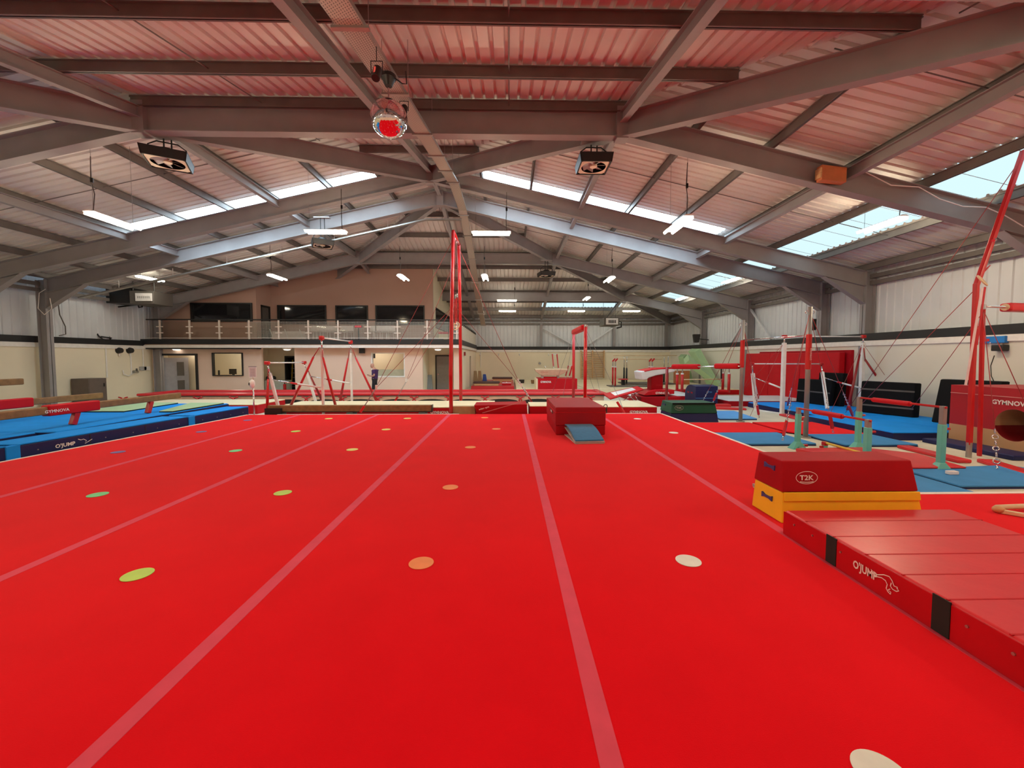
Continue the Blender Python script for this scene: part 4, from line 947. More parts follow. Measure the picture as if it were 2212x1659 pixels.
MB().hexa([p for p in qa] + [p + nrm * .06 for p in qa]).build('frame_pad', RED, mt, bevel=.02)
cq = sum(qa, V((0, 0, 0))) / 4; MB().hexa([cq + (p - cq) * .62 + nrm * .062 for p in qa] + [cq + (p - cq) * .62 + nrm * .072 for p in qa]).build('bed', WPAINT, mt)
for a, b in (((1330, 858, 15.8), (1362, 847, 16.0)), ((1345, 866, 15.8), (1385, 843, 16.2)), ((1372, 866, 15.9), (1352, 850, 16.0)), ((1378, 866, 15.9), (1368, 846, 16.1))): T(FY(*a), FY(*b), .018, 8).build('leg', CHROME, mt, smooth=True)
B(qa[1].x, FY(1382, 866, 15.8).x, 15.8, 16.9, .0, .1).build('base_frame', DGREY, mt)
flat('grey low ramp mat below the mini trampoline', [(qa[0].x - .4, 15.75), (qa[1].x + .5, 15.65), (qa[1].x + .5, 16.7), (qa[0].x + .2, 16.8)], .12, GREY, GREY, z=.0)

# ------------------------------------------------------------------ far right corner: pale green mats, parallel bars, box
def green_mat(label, cap, end):
    P = [FY(*c) for c in cap]; Q = [FY(*c) for c in end]
    for q in Q: q.z = max(q.z, .29)
    t = thing('crash_mat', label, 'gym mat', tuple(sum(Q, V((0, 0, 0))) / 4)); MB().hexa(P + Q).build('cover', PGREEN, t, bevel=.02)
green_mat('tall pale green mat leaning upright by the right wall in the far corner', [(1486, 759, 26.6), (1501, 759.5, 26.0), (1513, 753, 26.2), (1494, 752.7, 26.9)], [(1526, 834, 25.4), (1541, 834, 24.6), (1556, 831, 24.5), (1540, 831, 25.2)])
green_mat('long pale green mat sloping down to the right in front of the upright one', [(1476.3, 775.6, 24.9), (1478.8, 786.6, 24.5), (1489, 777.6, 24.2), (1486, 764.7, 24.6)], [(1544, 836, 24.4), (1546, 840, 24.0), (1561, 836, 23.7), (1558, 825, 24.1)])
green_mat('short pale green mat behind the sloping one at the left', [(1464.5, 771, 28.2), (1476, 771, 27.8), (1484, 765.5, 28.1), (1471, 765, 28.5)], [(1478, 832, 28.1), (1490, 832, 27.7), (1498, 831, 28.0), (1486, 831, 28.4)])
pbx = thing('box', 'orange brown wooden box under the sloping pale green mat', 'box', (10.2, 25.8, 0)); p = FY(1478, 820, 25.6); B(p.x - .45, p.x + .35, 25.6, 26.2, 0, 1.15).build('body', OWOOD, pbx, bevel=.01); B(p.x - .47, p.x + .37, 25.58, 26.22, 1.15, 1.4).build('lid', TRIMW, pbx)
def pbars(label, px, Y, zpx, railY=None, L=3.0, dz=0):
    pass
par = thing('parallel_bars', 'wooden parallel bars on dark posts in front of the far wall', 'parallel bars', (9.5, 27, 0))
for (a, b, Y) in (((1325, 1462), 768, 27.0), ((1338, 1430), 776, 25.6)):
    p, q = FY(a[0], b, Y), FY(a[1], b, Y); T(p, q, .03, 10).build('rail', WOODB, par, smooth=True)
for px, py0, Y, m in ((1348.5, 770, 27.0, BLACK), (1354, 770, 25.6, BLACK), (1435, 772, 27.0, BLACK), (1443.5, 770, 25.6, DRPAINT)):
    p = FY(px, py0, Y); T((p.x, p.y, .32), (p.x, p.y, p.z - .75), .055, 12).build('post', m, par, smooth=True); T((p.x, p.y, p.z - .8), p, .03, 10).build('inner_post', CHROME, par, smooth=True)
p = FY(1395, 840, 26.3); B(p.x - 1.6, p.x + 1.6, 25.4, 27.2, .3, .36).build('base', DGREY, par)
pr2 = thing('parallel_bars', 'red parallel bar posts with angled red heads standing before the far wall', 'parallel bars', (9, 24.2, 0))
for px, py, yb_ in ((1324, 779, 831), (1329.5, 779, 833), (1403, 779, 828), (1409, 779, 830)):
    Y = 24.3 if px in (1324, 1403) else 23.7; p = FY(px, py, Y)
    T((p.x, Y,   .32), (p.x, Y, p.z - .35), .052, 12).build('post', RPAINT, pr2, smooth=True); T((p.x, Y, p.z - .4), (p.x, Y, p.z), .035, 10).build('inner_post', GALV, pr2); MB().bar((p.x - .03, Y, p.z - .05), (p.x + .13, Y, p.z + .12), .08, .08).build('head', RPAINT, pr2, bevel=.01)
    T((p.x, Y, p.z - .4), (p.x, Y, p.z - .33), .08, 12).build('collar', WPAINT, pr2)
p = FY(1365, 838, 24); B(p.x - 1.4, p.x + 1.4, 23.5, 24.5, .28, .33).build('base', DGREY, pr2)
mu = thing('mushroom_trainer', 'red mushroom trainer standing on the cream mats', 'pommel trainer', tuple(FY(1346, 832, 25).xy) + (.3,)); p = FY(1346, 818, 25.0)
mb = MB(); mb.tube((p.x, p.y, p.z - .06), (p.x, p.y, p.z + .0), .33, 24, .3); mb.build('cap', REDB, mu, bevel=.03); T((p.x, p.y, .3), (p.x, p.y, p.z - .06), .12, 14).build('stem', BLACK, mu)
pr3 = thing('low_parallel_bars', 'low red parallel bars with a wooden rail in front of the pale green mats', 'parallel bars', (10, 21, 0))
p, q = FY(1477, 820, 20.6), FY(1563, 819, 21.4); T(p, q, .025, 10).build('rail', WOODB, pr3, smooth=True)
for px, y0_, y1_, Y in ((1463, 808, 842, 21.2), (1474, 808, 845, 20.6), (1562, 806, 841, 21.4), (1575, 807, 845, 20.6)):
    p = FY(px, y0_, Y); T((p.x, Y, .2), (p.x, Y, p.z), .07, 12).build('post', RPAINT, pr3, smooth=True); T((p.x, Y, p.z), (p.x, Y, p.z + .3), .03, 10).build('inner_post', GALV, pr3); T((p.x, Y, p.z - .02), (p.x, Y, p.z + .05), .075, 12).build('collar', WPAINT, pr3)
p, q = FY(1463, 843, 21.2), FY(1575, 845, 20.6); MB().bar((p.x, 21.3, .27), (q.x, 20.8, .27), .5, .1).build('base', RED, pr3, bevel=.01)
T(FY(1558, 797, 21.4), FY(1558, 820, 21.4), .04, 8).build('hanger', BLACK, pr3)
# cream matting zone in front of the far wall
for i, (a, b, c, d, l) in enumerate(((-2.3, .3, 24.5, 31.5, 'red floor mat carrying the wooden vaulting boxes'), (.4, 4.2, 23.0, 31.5, 'cream landing mat under the pommel horse'), (4.25, 8.0, 22.5, 31.5, 'cream landing mat before the wall bars'), (8.05, 12.4, 21.6, 31.5, 'cream landing mat under the far parallel bars'))):
    gymmat('landing_mat', l, 'gym mat', a, b, c, d, 0, .28, CREAMM if i else REDB, None, .03, RED if i == 3 else None, seam_y=(c + 2, c + 4, c + 6), sm=TAN if i else None)

# pommel horse on a red block
pk = thing('foam_block', 'red block with white lettering carrying the pommel horse', 'gym block', (2.9, 22.9, 0)); YP = 22.0
B(FY(1162, 830, YP).x, FY(1247, 830, YP).x, YP, YP + 1.7, .0, FY(1200, 818, YP).z).build('front_cover', RED, pk, bevel=.02)
B(FY(1158, 830, YP).x, FY(1162, 830, YP).x, YP + .05, YP + 1.7, .0, FY(1200, 818, YP).z - .02).build('side_panel', CREAMM, pk)
q = FY(1179, 825, YP); text(pk, 'GYMNOVA', (q.x, YP - .006, q.z), (1, 0, 0), (0, 0, 1), .11, INK, .58, bold=.03)
ph = thing('pommel_horse', 'tan pommel horse with silver handles resting on the red block', 'pommel horse', (2.7, 22.8, .8)); Yh = 22.6; zt_ = FY(1200, 819, YP).z
pf = [FY(a, b, Yh) for a, b in ((1155, 797), (1227, 797), (1226, 801), (1217, 807), (1207, 811.5), (1171, 811.5), (1164, 808), (1157, 802))]; MB().prism(pf, (0, .4, 0)).build('body', mat('suede_pink_tan', (.60, .36, .24), .75), ph, bevel=.02)
MB().prism([p + V((0, -.005, 0)) for p in (FY(1155, 796.5, Yh), FY(1226, 796.5, Yh), FY(1225, 799, Yh), FY(1156, 799, Yh))], (0, .41, 0)).build('top_cover', CREAMM, ph, bevel=.01)
for px in (1178, 1196): p = FY(px, 796.5, Yh + .2); path([p + V((0, -.12, 0)), p + V((0, -.12, .1)), p + V((0, -.05, .14)), p + V((0, .05, .14)), p + V((0, .12, .1)), p + V((0, .12, 0))], .018, 8).build('pommel', CHROME, ph, smooth=True)
for px in (1172, 1206): p = FY(px, 812, Yh); B(p.x - .06, p.x + .06, Yh + .05, Yh + .35, zt_ + .0, p.z + .03).build('stand', GALV, ph)
p0_, p1_ = FY(1172, 815, Yh), FY(1206, 815, Yh); B(p0_.x, p1_.x, Yh + .1, Yh + .3, zt_, zt_ + .1).build('stand_base', RED, ph)
q = FY(1176, 804, Yh); text(ph, 'GYMNOVA', (q.x, Yh - .004, q.z), (1, 0, 0), (0, 0, 1), .05, RINK, .42)
for px0, px1, pyt, pyb, Y, l in ((1194, 1204, 765, 795, 24.0, 'small red and white frame standing upright behind the pommel horse'), (1229, 1237, 790, 812, 23.6, 'small red and white frame leaning right of the pommel horse')):
    t = thing('gym_trestle', l, 'gym frame', tuple(FY((px0 + px1) / 2, pyb, Y)))
    for a, b in ((px0 - 1, px0 + 2), (px1 - 1, px1 + 2)):
        p, q = FY(a, pyt, Y), FY(b if Y > 23.8 else b - 9, pyb, Y - .3); q = V((q.x, q.y, max(q.z, .3))); MB().bar(p, q, .06, .06).build('rail', RPAINT, t)
        T(q, V((q.x, q.y, .28)), .025, 8).build('support', WPAINT, t)
    MB().bar(FY(px0, pyt, Y), FY(px1, pyt, Y), .05, .05).build('crossbar', WPAINT, t)
# wooden vaulting boxes, bags
def vbox(label, px0, px1, pyt, pyb, Y, dep=.7):
    x0, x1, zt_ = FY(px0, pyt, Y).x, FY(px1, pyt, Y).x, FY(px0, pyt, Y).z
    t = thing('vaulting_box', label, 'vaulting box', ((x0 + x1) / 2, Y + dep / 2, .28))
    B(x0, x1, Y, Y + dep, .285, zt_ - .12).build('wooden_body', WOOD, t, bevel=.01); B(x0 - .06, x1 + .06, Y - .03, Y + dep + .03, zt_ - .12, zt_).build('top_pad', mat('leather_brown', (.07, .025, .02), .5), t, bevel=.04)
    B(x1 - .35, x1 - .2, Y - .004, Y, zt_ - .32, zt_ - .27).build('hand_slot', OWOOD, t); return t
vbox('wooden vaulting box with dark padded top, front one by the doorway', 1024, 1077, 824.5, 841, 24.6); vbox('wooden vaulting box with dark padded top, rear one by the far wall', 1065, 1105, 815, 833, 27.5)
rs = thing('gym_step', 'small red padded step with white T mark right of the vaulting boxes', 'gym block', tuple(FY(1094, 838, 24.9).xy) + (.28,)); p = FY(1084.5, 834, 24.9); q = FY(1104, 825, 24.9)
B(p.x, q.x, 24.9, 25.4, .285, q.z).build('cover', RED, rs, bevel=.01); B((p.x + q.x) / 2 - .03, (p.x + q.x) / 2 + .03, 24.89, 24.9, .45, q.z).build('white_mark', INK, rs); B(p.x, q.x, 24.885, 24.9, .42, .47).build('white_mark', INK, rs)
for px, Y, l, h, m in ((1027, 28.5, 'tan paper bag by the black doorway, left one', .95, TAN), (1036.5, 28.7, 'tan paper bag by the far wall, right one', .95, TAN), (1047, 28.6, 'blue bag beside the tan bags', .65, vinyl('vinyl_bag_blue', (.03, .09, .40)))):
    p = FY(px, 820, Y); one('bag', frustum(p.x - .16, p.x + .16, Y, Y + .25, .3, p.x - .12, p.x + .08, Y + .08, Y + .2, .3 + h * .8), m, l, 'bag', (p.x, Y, .3), bevel=.03)
for px, Y, l, m in ((1127, 27.0, 'black crate on the cream mats behind the pulleys', BLACK), (1153, 26.5, 'olive tub on the cream mats left of the red block', SUEDE)):
    p = FY(px, 824, Y); one('crate', frustum(p.x - .15, p.x + .15, Y, Y + .3, .285, p.x - .18, p.x + .18, Y - .02, Y + .32, .52), m, l, 'crate', (p.x, Y, .285), bevel=.01)
# wall bars
wb = thing('wall_bars', 'wooden wall bars fixed to the far wall', 'wall bars', (6.2, 32.3, .3)); Yw = 32.28
zz0, zz1 = .35, FY(1255, 757, Yw).z
for px in (1255, 1280, 1304.5): x = FY(px, 790, Yw).x; B(x - .045, x + .045, Yw - .05, Yw + .06, zz0, zz1).build('upright', WOOD, wb)
xa, xb_ = FY(1255, 790, Yw).x, FY(1304.5, 790, Yw).x
for k in range(14): z = zz0 + .12 + k * (zz1 - zz0 - .25) / 13; T((xa, Yw - .02, z), (xb_, Yw - .02, z), .028, 8).build('rung', WOOD, wb, smooth=True)
# ------------------------------------------------------------------ left: blue mats and balance beams
def bluemat(label, ya, yb, x_far, w0=None):
    e = lambda y: -9.22 + (y - 7.4) * .115
    t = thing('landing_mat', label, 'gym mat', (-10, (ya + yb) / 2, 0))
    return e, t
edgeX = lambda y: -9.0 + (y - 7.4) * .095
for l, ya, yb, xw, tp in (('blue landing mat at the left edge nearest the camera', 3.2, 7.40, .7, 0), ('long blue front landing mat with white lettering beside the carpet', 7.55, 11.1, .7, 1), ('short blue front landing mat at the far end by the sanitiser stand', 11.28, 13.3, .7, 0)):
    t = thing('landing_mat', l, 'gym mat', (edgeX((ya + yb) / 2) - xw / 2, (ya + yb) / 2, 0))
    a, b = edgeX(ya), edgeX(yb); q = [(a, ya), (b, yb), (b - xw, yb), (a - xw, ya)]
    MB().prism([(x, y, 0) for x, y in q], (0, 0, .385)).build('side_band', NAVY, t, bevel=.015); MB().prism([(x, y, .386) for x, y in q], (0, 0, .03)).build('top', BLUE, t, bevel=.012)
    n_ = max(2, int((yb - ya) / .9))
    for k in range(1, n_):
        y = ya + (yb - ya) * k / n_; x = edgeX(y); B(x - .006, x + .004, y - .008, y + .008, .02, .38).build('fold_seam', BLACK, t)
    for k in range(n_ * 2):
        y = ya + (yb - ya) * (k + .5) / (n_ * 2); x = edgeX(y); T((x - .004, y, .25), (x + .006, y, .25), .012, 10).build('eyelet', GALV, t)
    if tp:
        dv = V((b - a, yb - ya, 0)).normalized(); c = FX(158, 954, -9.05); y = 8.3
        for y_ in (8.28,): text(t, "O'JUMP", (edgeX(y_) + .006, y_, .24), dv, (0, 0, 1), .10, INK, .34, bold=.03)
        stroke(t, [(edgeX(8.5 + d) + .006, 8.5 + d, .24 + h) for d, h in ((0, .08), (.05, .05), (.1, .06), (.15, .02), (.12, -.04), (.2, .0), (.26, .03))], .012, (1, -.1, 0), INK)
    if yb < 13: 
        yj = yb + .09; x = edgeX(yj); B(x - .1, x + .01, yb - .02, yb + .20, .02, .40).build('joining_flap', BLUE, t, bevel=.01)
for l, ya, yb in (('large blue landing mat under the near half of the balance beams', 3.2, 8.85), ('large blue landing mat under the far half of the balance beams', 8.9, 14.3)):
    x1 = edgeX(ya) - .72; gymmat('landing_mat', l, 'gym mat', -13.9, min(x1, -9.76), ya, yb, 0, .405, BLUE, None, .03, NAVY, seam_y=((ya + yb) / 2,), sm=MBLUE)
for l, q in (('thin pale green mat on the blue mats left of the red beam leg', [(-12.9, 12.0), (-11.2, 12.0), (-11.4, 14.2), (-12.9, 14.2)]), ('thin pale green mat on the blue mats right of the red beam leg', [(-10.15, 11.95), (-9.78, 11.95), (-9.78, 14.1), (-10.9, 14.1)])):
    flat(l, q, .045, PGREEN, BLACKV, z=.408)
land('cream topped red mat far behind the balance beams', -13.6, -8.9, 14.5, 16.3, .34)
def bbeam(label, x, y0, y1, z, padr, legs, txt=None):
    t = thing('balance_beam', label, 'balance beam', (x, (y0 + y1) / 2, .41))
    B(x - .06, x + .06, y0, y1, z - .17, z).build('beam_body', SUEDE, t, bevel=.025, seg=3)
    pd_ = B(x - .10, x + .10, padr[0], padr[1], z - .21, z + .035).build('pad', RED, t, bevel=.03)
    for y in legs: MB().bar((x, y, .412), (x, y + .12, z - .16), .1, .12, (0, 1, 0)).build('leg', RPAINT, t, bevel=.01)
    if txt: text(pd_, 'GYMNOVA', (x + .104, txt, z - .10), (0, 1, 0), (0, 0, 1), .07, INK, .5, bold=.02)
    return t
bbeam('low brown balance beam with red centre pad across the blue mats, nearest one', -10.3, 7.5, FX(388, 856, -10.3).y, .90, (FX(97, 880, -10.3).y, FX(209, 875, -10.3).y), (9.75, 11.75), 9.35)
bbeam('brown balance beam with red pad behind the nearest beam', -12.75, 7.6, FX(220, 856, -12.75).y, .90, (8.9, FX(66, 865, -12.75).y), (9.4,))
t = thing('balance_beam', 'high brown balance beam at the far left edge of the picture', 'balance beam', (-14.9, 9.8, 0))
B(-14.97, -14.83, 7.4, FX(48, 825, -14.9).y, 1.17, 1.36).build('beam_body', SUEDE, t, bevel=.03, seg=3)
for y in (8.0, 10.2): MB().bar((-14.9, y, 0), (-14.9, y, 1.18), .1, .12, (0, 1, 0)).build('leg', RPAINT, t, bevel=.01); B(-15.4, -14.4, y - .05, y + .05, 0, .05).build('foot', RPAINT, t)
# sanitiser stand
ss = thing('sanitiser_stand', 'hand sanitiser stand with a small notice at the left corner of the carpet', 'sanitiser stand', (-8.0, 13.1, 0)); p = FY(549, 892, 13.05); Ys = 13.05
T((p.x, Ys, 0), (p.x, Ys, FY(547, 832, Ys).z), .022, 12).build('pole', CHROME, ss, smooth=True); T((p.x, Ys, 0), (p.x, Ys, .03), .17, 20).build('base', GALV, ss)
c = FY(545.5, 829, Ys); MB().ball((c.x, Ys - .02, c.z), (.085, .08, .14), 18, 10).build('dispenser', WPAINT, ss, smooth=True); MB().ball((c.x - .05, Ys - .085, c.z - .0), (.022, .02, .05), 12, 8).build('nozzle', BLACK, ss, smooth=True)
a, b = FY(538, 793, Ys), FY(554.5, 816, Ys); B(a.x, b.x, Ys - .012, Ys, b.z, a.z).build('notice_board', WPAINT, ss); B(a.x - .01, b.x + .01, Ys - .02, Ys + .005, a.z, a.z + .03).build('notice_rail', GREY, ss); B(a.x + .02, b.x - .02, Ys - .014, Ys - .012, b.z + .03, a.z - .03).build('paper', mat('paper_grey', (.62, .58, .60), .8), ss)
T((p.x, Ys, c.z), (p.x, Ys, b.z + .05), .015, 8).build('upper_pole', CHROME, ss)
for k in range(5): z = a.z - .07 - k * .05; B(a.x + .05, b.x - .05, Ys - .016, Ys - .014, z - .006, z + .006).build('text_line', GREY, ss)
cbx = thing('cabinet', 'grey brown steel cabinet standing against the left wall', 'cabinet', (-18.5, 18.3, 0)); a, b = FX(205, 820, -18.2), FY(238, 820, 16.3)
B(-18.93, -18.2, 17.95, 18.75, 0, FY(220, 818, 18.0).z).build('body', mat('cabinet_brown', (.13, .10, .085), .5), cbx, bevel=.01); B(-18.2, -18.19, 17.98, 18.72, .05, FY(220, 820, 18.0).z).build('door', mat('cabinet_brown', (.13, .10, .085), .5), cbx); B(-18.19, -18.17, 18.6, 18.64, .7, .85).build('handle', BLACK, cbx)

# ------------------------------------------------------------------ mezzanine offices at the far left
YB0, YW, YU, YR = 21.62, 22.1, 22.5, 23.9
XM = -2.66
def holed(x0, x1, z0, z1, y, holes, th=.14):
    mb = MB(); xs = sorted({x0, x1} | {h[0] for h in holes} | {h[1] for h in holes})
    for a, b in zip(xs[:-1], xs[1:]):
        m_ = (a + b) / 2; cur = z0
        for h in sorted([h for h in holes if h[0] < m_ < h[1]], key=lambda h: h[2]):
            if h[2] > cur: mb.box(a, b, y, y + th, cur, h[2])
            cur = h[3]
        if cur < z1: mb.box(a, b, y, y + th, cur, z1)
    return mb
def rect(px0, px1, py0, py1, Y): a, b = FY(px0, py1, Y), FY(px1, py0, Y); return (a.x, b.x, max(0, a.z), b.z)
dr = rect(347, 427, 764, 900, YW); wn1 = rect(461, 525, 762, 812, YW); ha = rect(804, 873, 763, 813, YW)
xa_, xb2, xc, xd = FY(566, 800, YW).x, FY(637, 800, YW).x, FY(913, 800, YW).x, FY(980, 800, YW).x
struct('wall_office', holed(LL - .1, xa_, 0, 2.6, YW, [dr, wn1]), PLASTW, 'cream office wall tinted for red bounce under the balcony, left section')
struct('wall_office', holed(xb2, xc, 0, 2.6, YW, [ha]), PLASTW, 'cream office wall tinted for red bounce, with serving hatch')
struct('wall_office', holed(xd, XM, 0, 2.6, YW, []), PLASTW, 'narrow pillar at the corner of the offices')
dk = rect(620, 640, 769, 900, 24.2); dg = rect(942, 977, 767, 900, 23.9)
struct('wall_office', holed(xa_ - 1.0, xb2 + .12, 0, 2.6, 24.2, [dk]), PLAST, 'wall at the back of the left recess')
struct('wall_office', holed(xc - .1, xd + .1, 0, 2.6, 23.9, []), PLAST, 'wall at the back of the right recess')
for x, y1_ in ((xa_, 24.2), (xb2, 24.2), (xc, 23.9), (xd, 23.9)):
    s = -1.0 if x == xa_ else -.12 if x == xc else 0.0
    struct('wall_office', B(x + s, x + s + .12, YW + .141, y1_ - .001, 0, 2.6), PLAST, 'side wall of a recess under the balcony')
mb = MB(); mb.box(XM - .14, XM, YW + .141, 27.6, 0, 2.6); mb.box(XM - .14, XM, 28.5, LF, 0, 2.6); mb.box(XM - .14, XM, 27.6, 28.5, 2.1, 2.6); struct('wall_office_side', mb, PLAST, 'cream side wall of the offices facing the far hall')
d = B(XM - .12, XM - .06, 27.62, 28.48, 0, 2.08).build('door_1', BLACK); d['kind'] = 'structure'; d['label'] = 'black doorway in the office side wall'
fl_ = B(LL - .4, XM + .05, YB0 + .02, CF - .1, 2.62, 2.93); struct('ceiling_slab', fl_, PLASTW, 'balcony slab over the ground floor offices')
struct('trim_9', B(LL - .3, XM + .08, YB0 - .02, YB0 + .04, 2.68, 2.95), BLACKT, 'black balcony edge'); struct('trim_10', B(LL - .3, XM + .09, YB0 - .04, YB0 + .05, 2.50, 2.64), TRIMW, 'white trim under the balcony edge')
struct('trim_11', B(XM + .03, XM + .09, YB0, LF, 2.68, 2.95), BLACKT, 'black edge along the side of the balcony'); struct('trim_12', B(XM + .03, XM + .1, YB0, LF, 2.50, 2.64), TRIMW, 'white trim along the side of the balcony')
struct('trim_13', B(LL, xa_, YB0 + .05, YW, 2.44, 2.5), BLACKT, 'dark soffit edge above the left office wall')
# rooms behind the openings
struct('wall_room', B(LL, xa_ - 1.0, 25.6, 25.7, 0, 2.6).box(xa_ - 1.0, xa_ - .88, 24.2, 25.6, 0, 2.6), PLAST, 'back wall of the lit office'); struct('wall_room', B(LL, -16.62, 23.1, 23.2, 0, 2.6).box(-16.72, -16.62, YW + .14, 23.1, 0, 2.6), PLAST, 'walls of the corridor behind the open door')
struct('wall_room', B(xb2 + .2, xc - .2, 24.6, 24.7, 0, 2.6), PLAST, 'back wall of the serving room')
def lamp(name, loc, e, r=.12, col=(1, .93, .78)):
    l = bpy.data.lights.new(name, 'POINT'); l.energy = e; l.shadow_soft_size = r; l.color = col; o = bpy.data.objects.new(name, l); COL.objects.link(o); o.location = loc; return o
lamp('office_lamp', (-15.8, 24.0, 2.4), 75, col=(1, .97, .86)); lamp('corridor_lamp', (-17.4, 22.8, 2.4), 16); lamp('hatch_lamp', (-7.8, 23.3, 2.4), 60)
# doors, windows, frames
def frame(name, r, y, m, wd=.06, dep=.06, parent=None, sill=True):
    mb = MB(); x0, x1, z0, z1 = r
    mb.box(x0, x0 + wd, y - dep / 2, y + dep / 2, z0, z1); mb.box(x1 - wd, x1, y - dep / 2, y + dep / 2, z0, z1); mb.box(x0 + wd, x1 - wd, y - dep / 2, y + dep / 2, z1 - wd, z1)
    if sill: mb.box(x0 + wd, x1 - wd, y - dep / 2, y + dep / 2, z0, z0 + wd)
    return struct(name, mb, m, parent=parent)
o = frame('door_2', dr, YW + .02, BLACKT, .1, .2, sill=False); o['label'] = 'open office door frame at the far left'; o['category'] = 'door'
MB().hexa([(dr[0] + .1, YW + .12, 0), (dr[0] + .15, YW + .12, 0), (dr[0] + 1.0, YW + .75, 0), (dr[0] + .95, YW + .75, 0), (dr[0] + .1, YW + .12, 1.98), (dr[0] + .15, YW + .12, 1.98), (dr[0] + 1.0, YW + .75, 1.98), (dr[0] + .95, YW + .75, 1.98)]).build('door_leaf', mat('door_grey', (.33, .33, .36), .5), o)
for z0_, z1_ in ((1.0, 1.75), (.25, .75)): MB().hexa([(dr[0] + .62, YW + .44, z0_), (dr[0] + .64, YW + .44, z0_), (dr[0] + .86, YW + .62, z0_), (dr[0] + .84, YW + .62, z0_), (dr[0] + .62, YW + .44, z1_), (dr[0] + .64, YW + .44, z1_), (dr[0] + .86, YW + .62, z1_), (dr[0] + .84, YW + .62, z1_)]).build('door_glass', DGREY, o)
o = frame('window_20', wn1, YW + .0, BLACKT, .05, .16); o['label'] = 'lit office window under the balcony'; o['category'] = 'window'
B(wn1[0] + .05, wn1[1] - .05, YW + .0, YW + .01, wn1[2] + .05, wn1[3] - .05).build('pane', GLASS, o)
dsk = thing('desk', 'office desk seen through the lit window', 'desk', (-16.7, 24.6, 0)); B(-17.9, -15.5, 24.2, 25.0, .9, .96).build('top', WOOD, dsk)
for x in (-17.8, -15.6): B(x - .03, x + .03, 24.25, 24.95, 0, .9).build('leg', BLACK, dsk)
mo = thing('monitor', 'black computer screen on the office desk', 'monitor', (-16.6, 24.5, .96)); q = FY(503, 806, 24.5); B(q.x - .22, q.x + .2, 24.5, 24.54, 1.0, 1.32).build('screen', BLACK, mo); B(q.x - .05, q.x + .05, 24.5, 24.6, .96, 1.02).build('stand', BLACK, mo)
q = FY(473, 806, 24.4); one('bottle', T((q.x, 24.4, .96), (q.x, 24.4, 1.24), .05, 12), BLACK, 'dark bottle at the left end of the office desk', 'bottle', (q.x, 24.4, .96))
mb = holed(ha[0] - .03, ha[1] + .03, ha[2] - .05, ha[3] + .03, YW - .02, [(ha[0] + .03, ha[1] - .02, ha[2] + .02, ha[3] - .02)], .18); struct('window_21', mb, TRIMW, 'white reveal of the serving hatch')
struct('wall_counter', B(ha[0], ha[1], YW + .2, YW + .35, ha[2] - .4, ha[2] + .36), mat('counter_olive', (.42, .40, .28), .6), 'olive counter inside the serving hatch')
o = frame('door_3', dk, 24.2, BLACKT, .08, .2, sill=False); o['label'] = 'dark store doorway in the left recess'; o['category'] = 'door'; B(dk[0] - .1, dk[1] + .1, 24.9, 25.0, 0, 2.2).build('dark_back', BLACK, o)
lad = thing('stepladder', 'yellow stepladder inside the dark store doorway', 'ladder', ((dk[0] + dk[1]) / 2, 24.5, 0))
for s in (-.16, .16): x = (dk[0] + dk[1]) / 2 + s; MB().bar((x, 24.45, 0), (x * 1.0 + (-.05 if s > 0 else .05), 24.6, 1.85), .05, .04).build('stile', YPAINT, lad)
for k in range(6): z = .25 + k * .27; B((dk[0] + dk[1]) / 2 - .16, (dk[0] + dk[1]) / 2 + .16, 24.47, 24.55, z, z + .03).build('step', GALV, lad)
o = frame('door_4', dg, 23.87, BLACK, .07, .1, sill=False); o['label'] = 'grey door in the right recess'; o['category'] = 'door'
B(dg[0] + .07, dg[1] - .07, 23.86, 23.89, 0, dg[3] - .07).build('door_leaf', mat('door_warm_grey', (.26, .23, .22), .5), o); B(dg[0] + .12, dg[0] + .2, 23.82, 23.86, 1.0, 1.04).build('door_handle', CHROME, o)
q0, q1 = FY(919, 842, 23.2), FY(931, 813, 23.6); lmz = thing('folded_table', 'grey folded table leaning in the right recess', 'table', (q0.x, 23.3, 0)); MB().hexa([(q0.x, 23.15, 0), (q0.x + .42, 23.25, 0), (q0.x + .42, 23.32, 0), (q0.x, 23.22, 0), (q0.x - .03, 23.4, 1.0), (q0.x + .3, 23.5, 1.0), (q0.x + .3, 23.57, 1.0), (q0.x - .03, 23.47, 1.0)]).build('top', mat('slate', (.20, .22, .22), .6), lmz); MB().hexa([(q0.x - .03, 23.14, 0), (q0.x, 23.14, 0), (q0.x, 23.24, 0), (q0.x - .03, 23.24, 0), (q0.x - .06, 23.39, 1.02), (q0.x - .03, 23.39, 1.02), (q0.x - .03, 23.49, 1.02), (q0.x - .06, 23.49, 1.02)]).build('edge_frame', CHROME, lmz)
cbw = thing('cupboard', 'low white cupboard in the left recess', 'cupboard', (-13, 23.7, 0)); a, b = FY(571, 822, 23.4), FY(617, 842, 23.4); B(a.x, b.x, 23.4, 24.1, 0, a.z).build('body', mat('cupboard_green_white', (.55, .56, .47), .5), cbw, bevel=.01); B(a.x + .05, (a.x + b.x) / 2 - .01, 23.38, 23.4, .1, a.z - .05).build('door', mat('cupboard_green_white', (.55, .56, .47), .5), cbw); B((a.x + b.x) / 2 + .01, b.x - .05, 23.38, 23.4, .1, a.z - .05).build('door', mat('cupboard_green_white', (.55, .56, .47), .5), cbw)
for px, l in ((580, 'black ball on the white cupboard, left one'), (591, 'black ball on the white cupboard, right one')): q = FY(px, 817, 23.6); one('exercise_ball', MB().ball((q.x, 23.6, a.z + .13), .13, 18, 10), BLACK, l, 'ball', (q.x, 23.6, a.z), smooth=True)
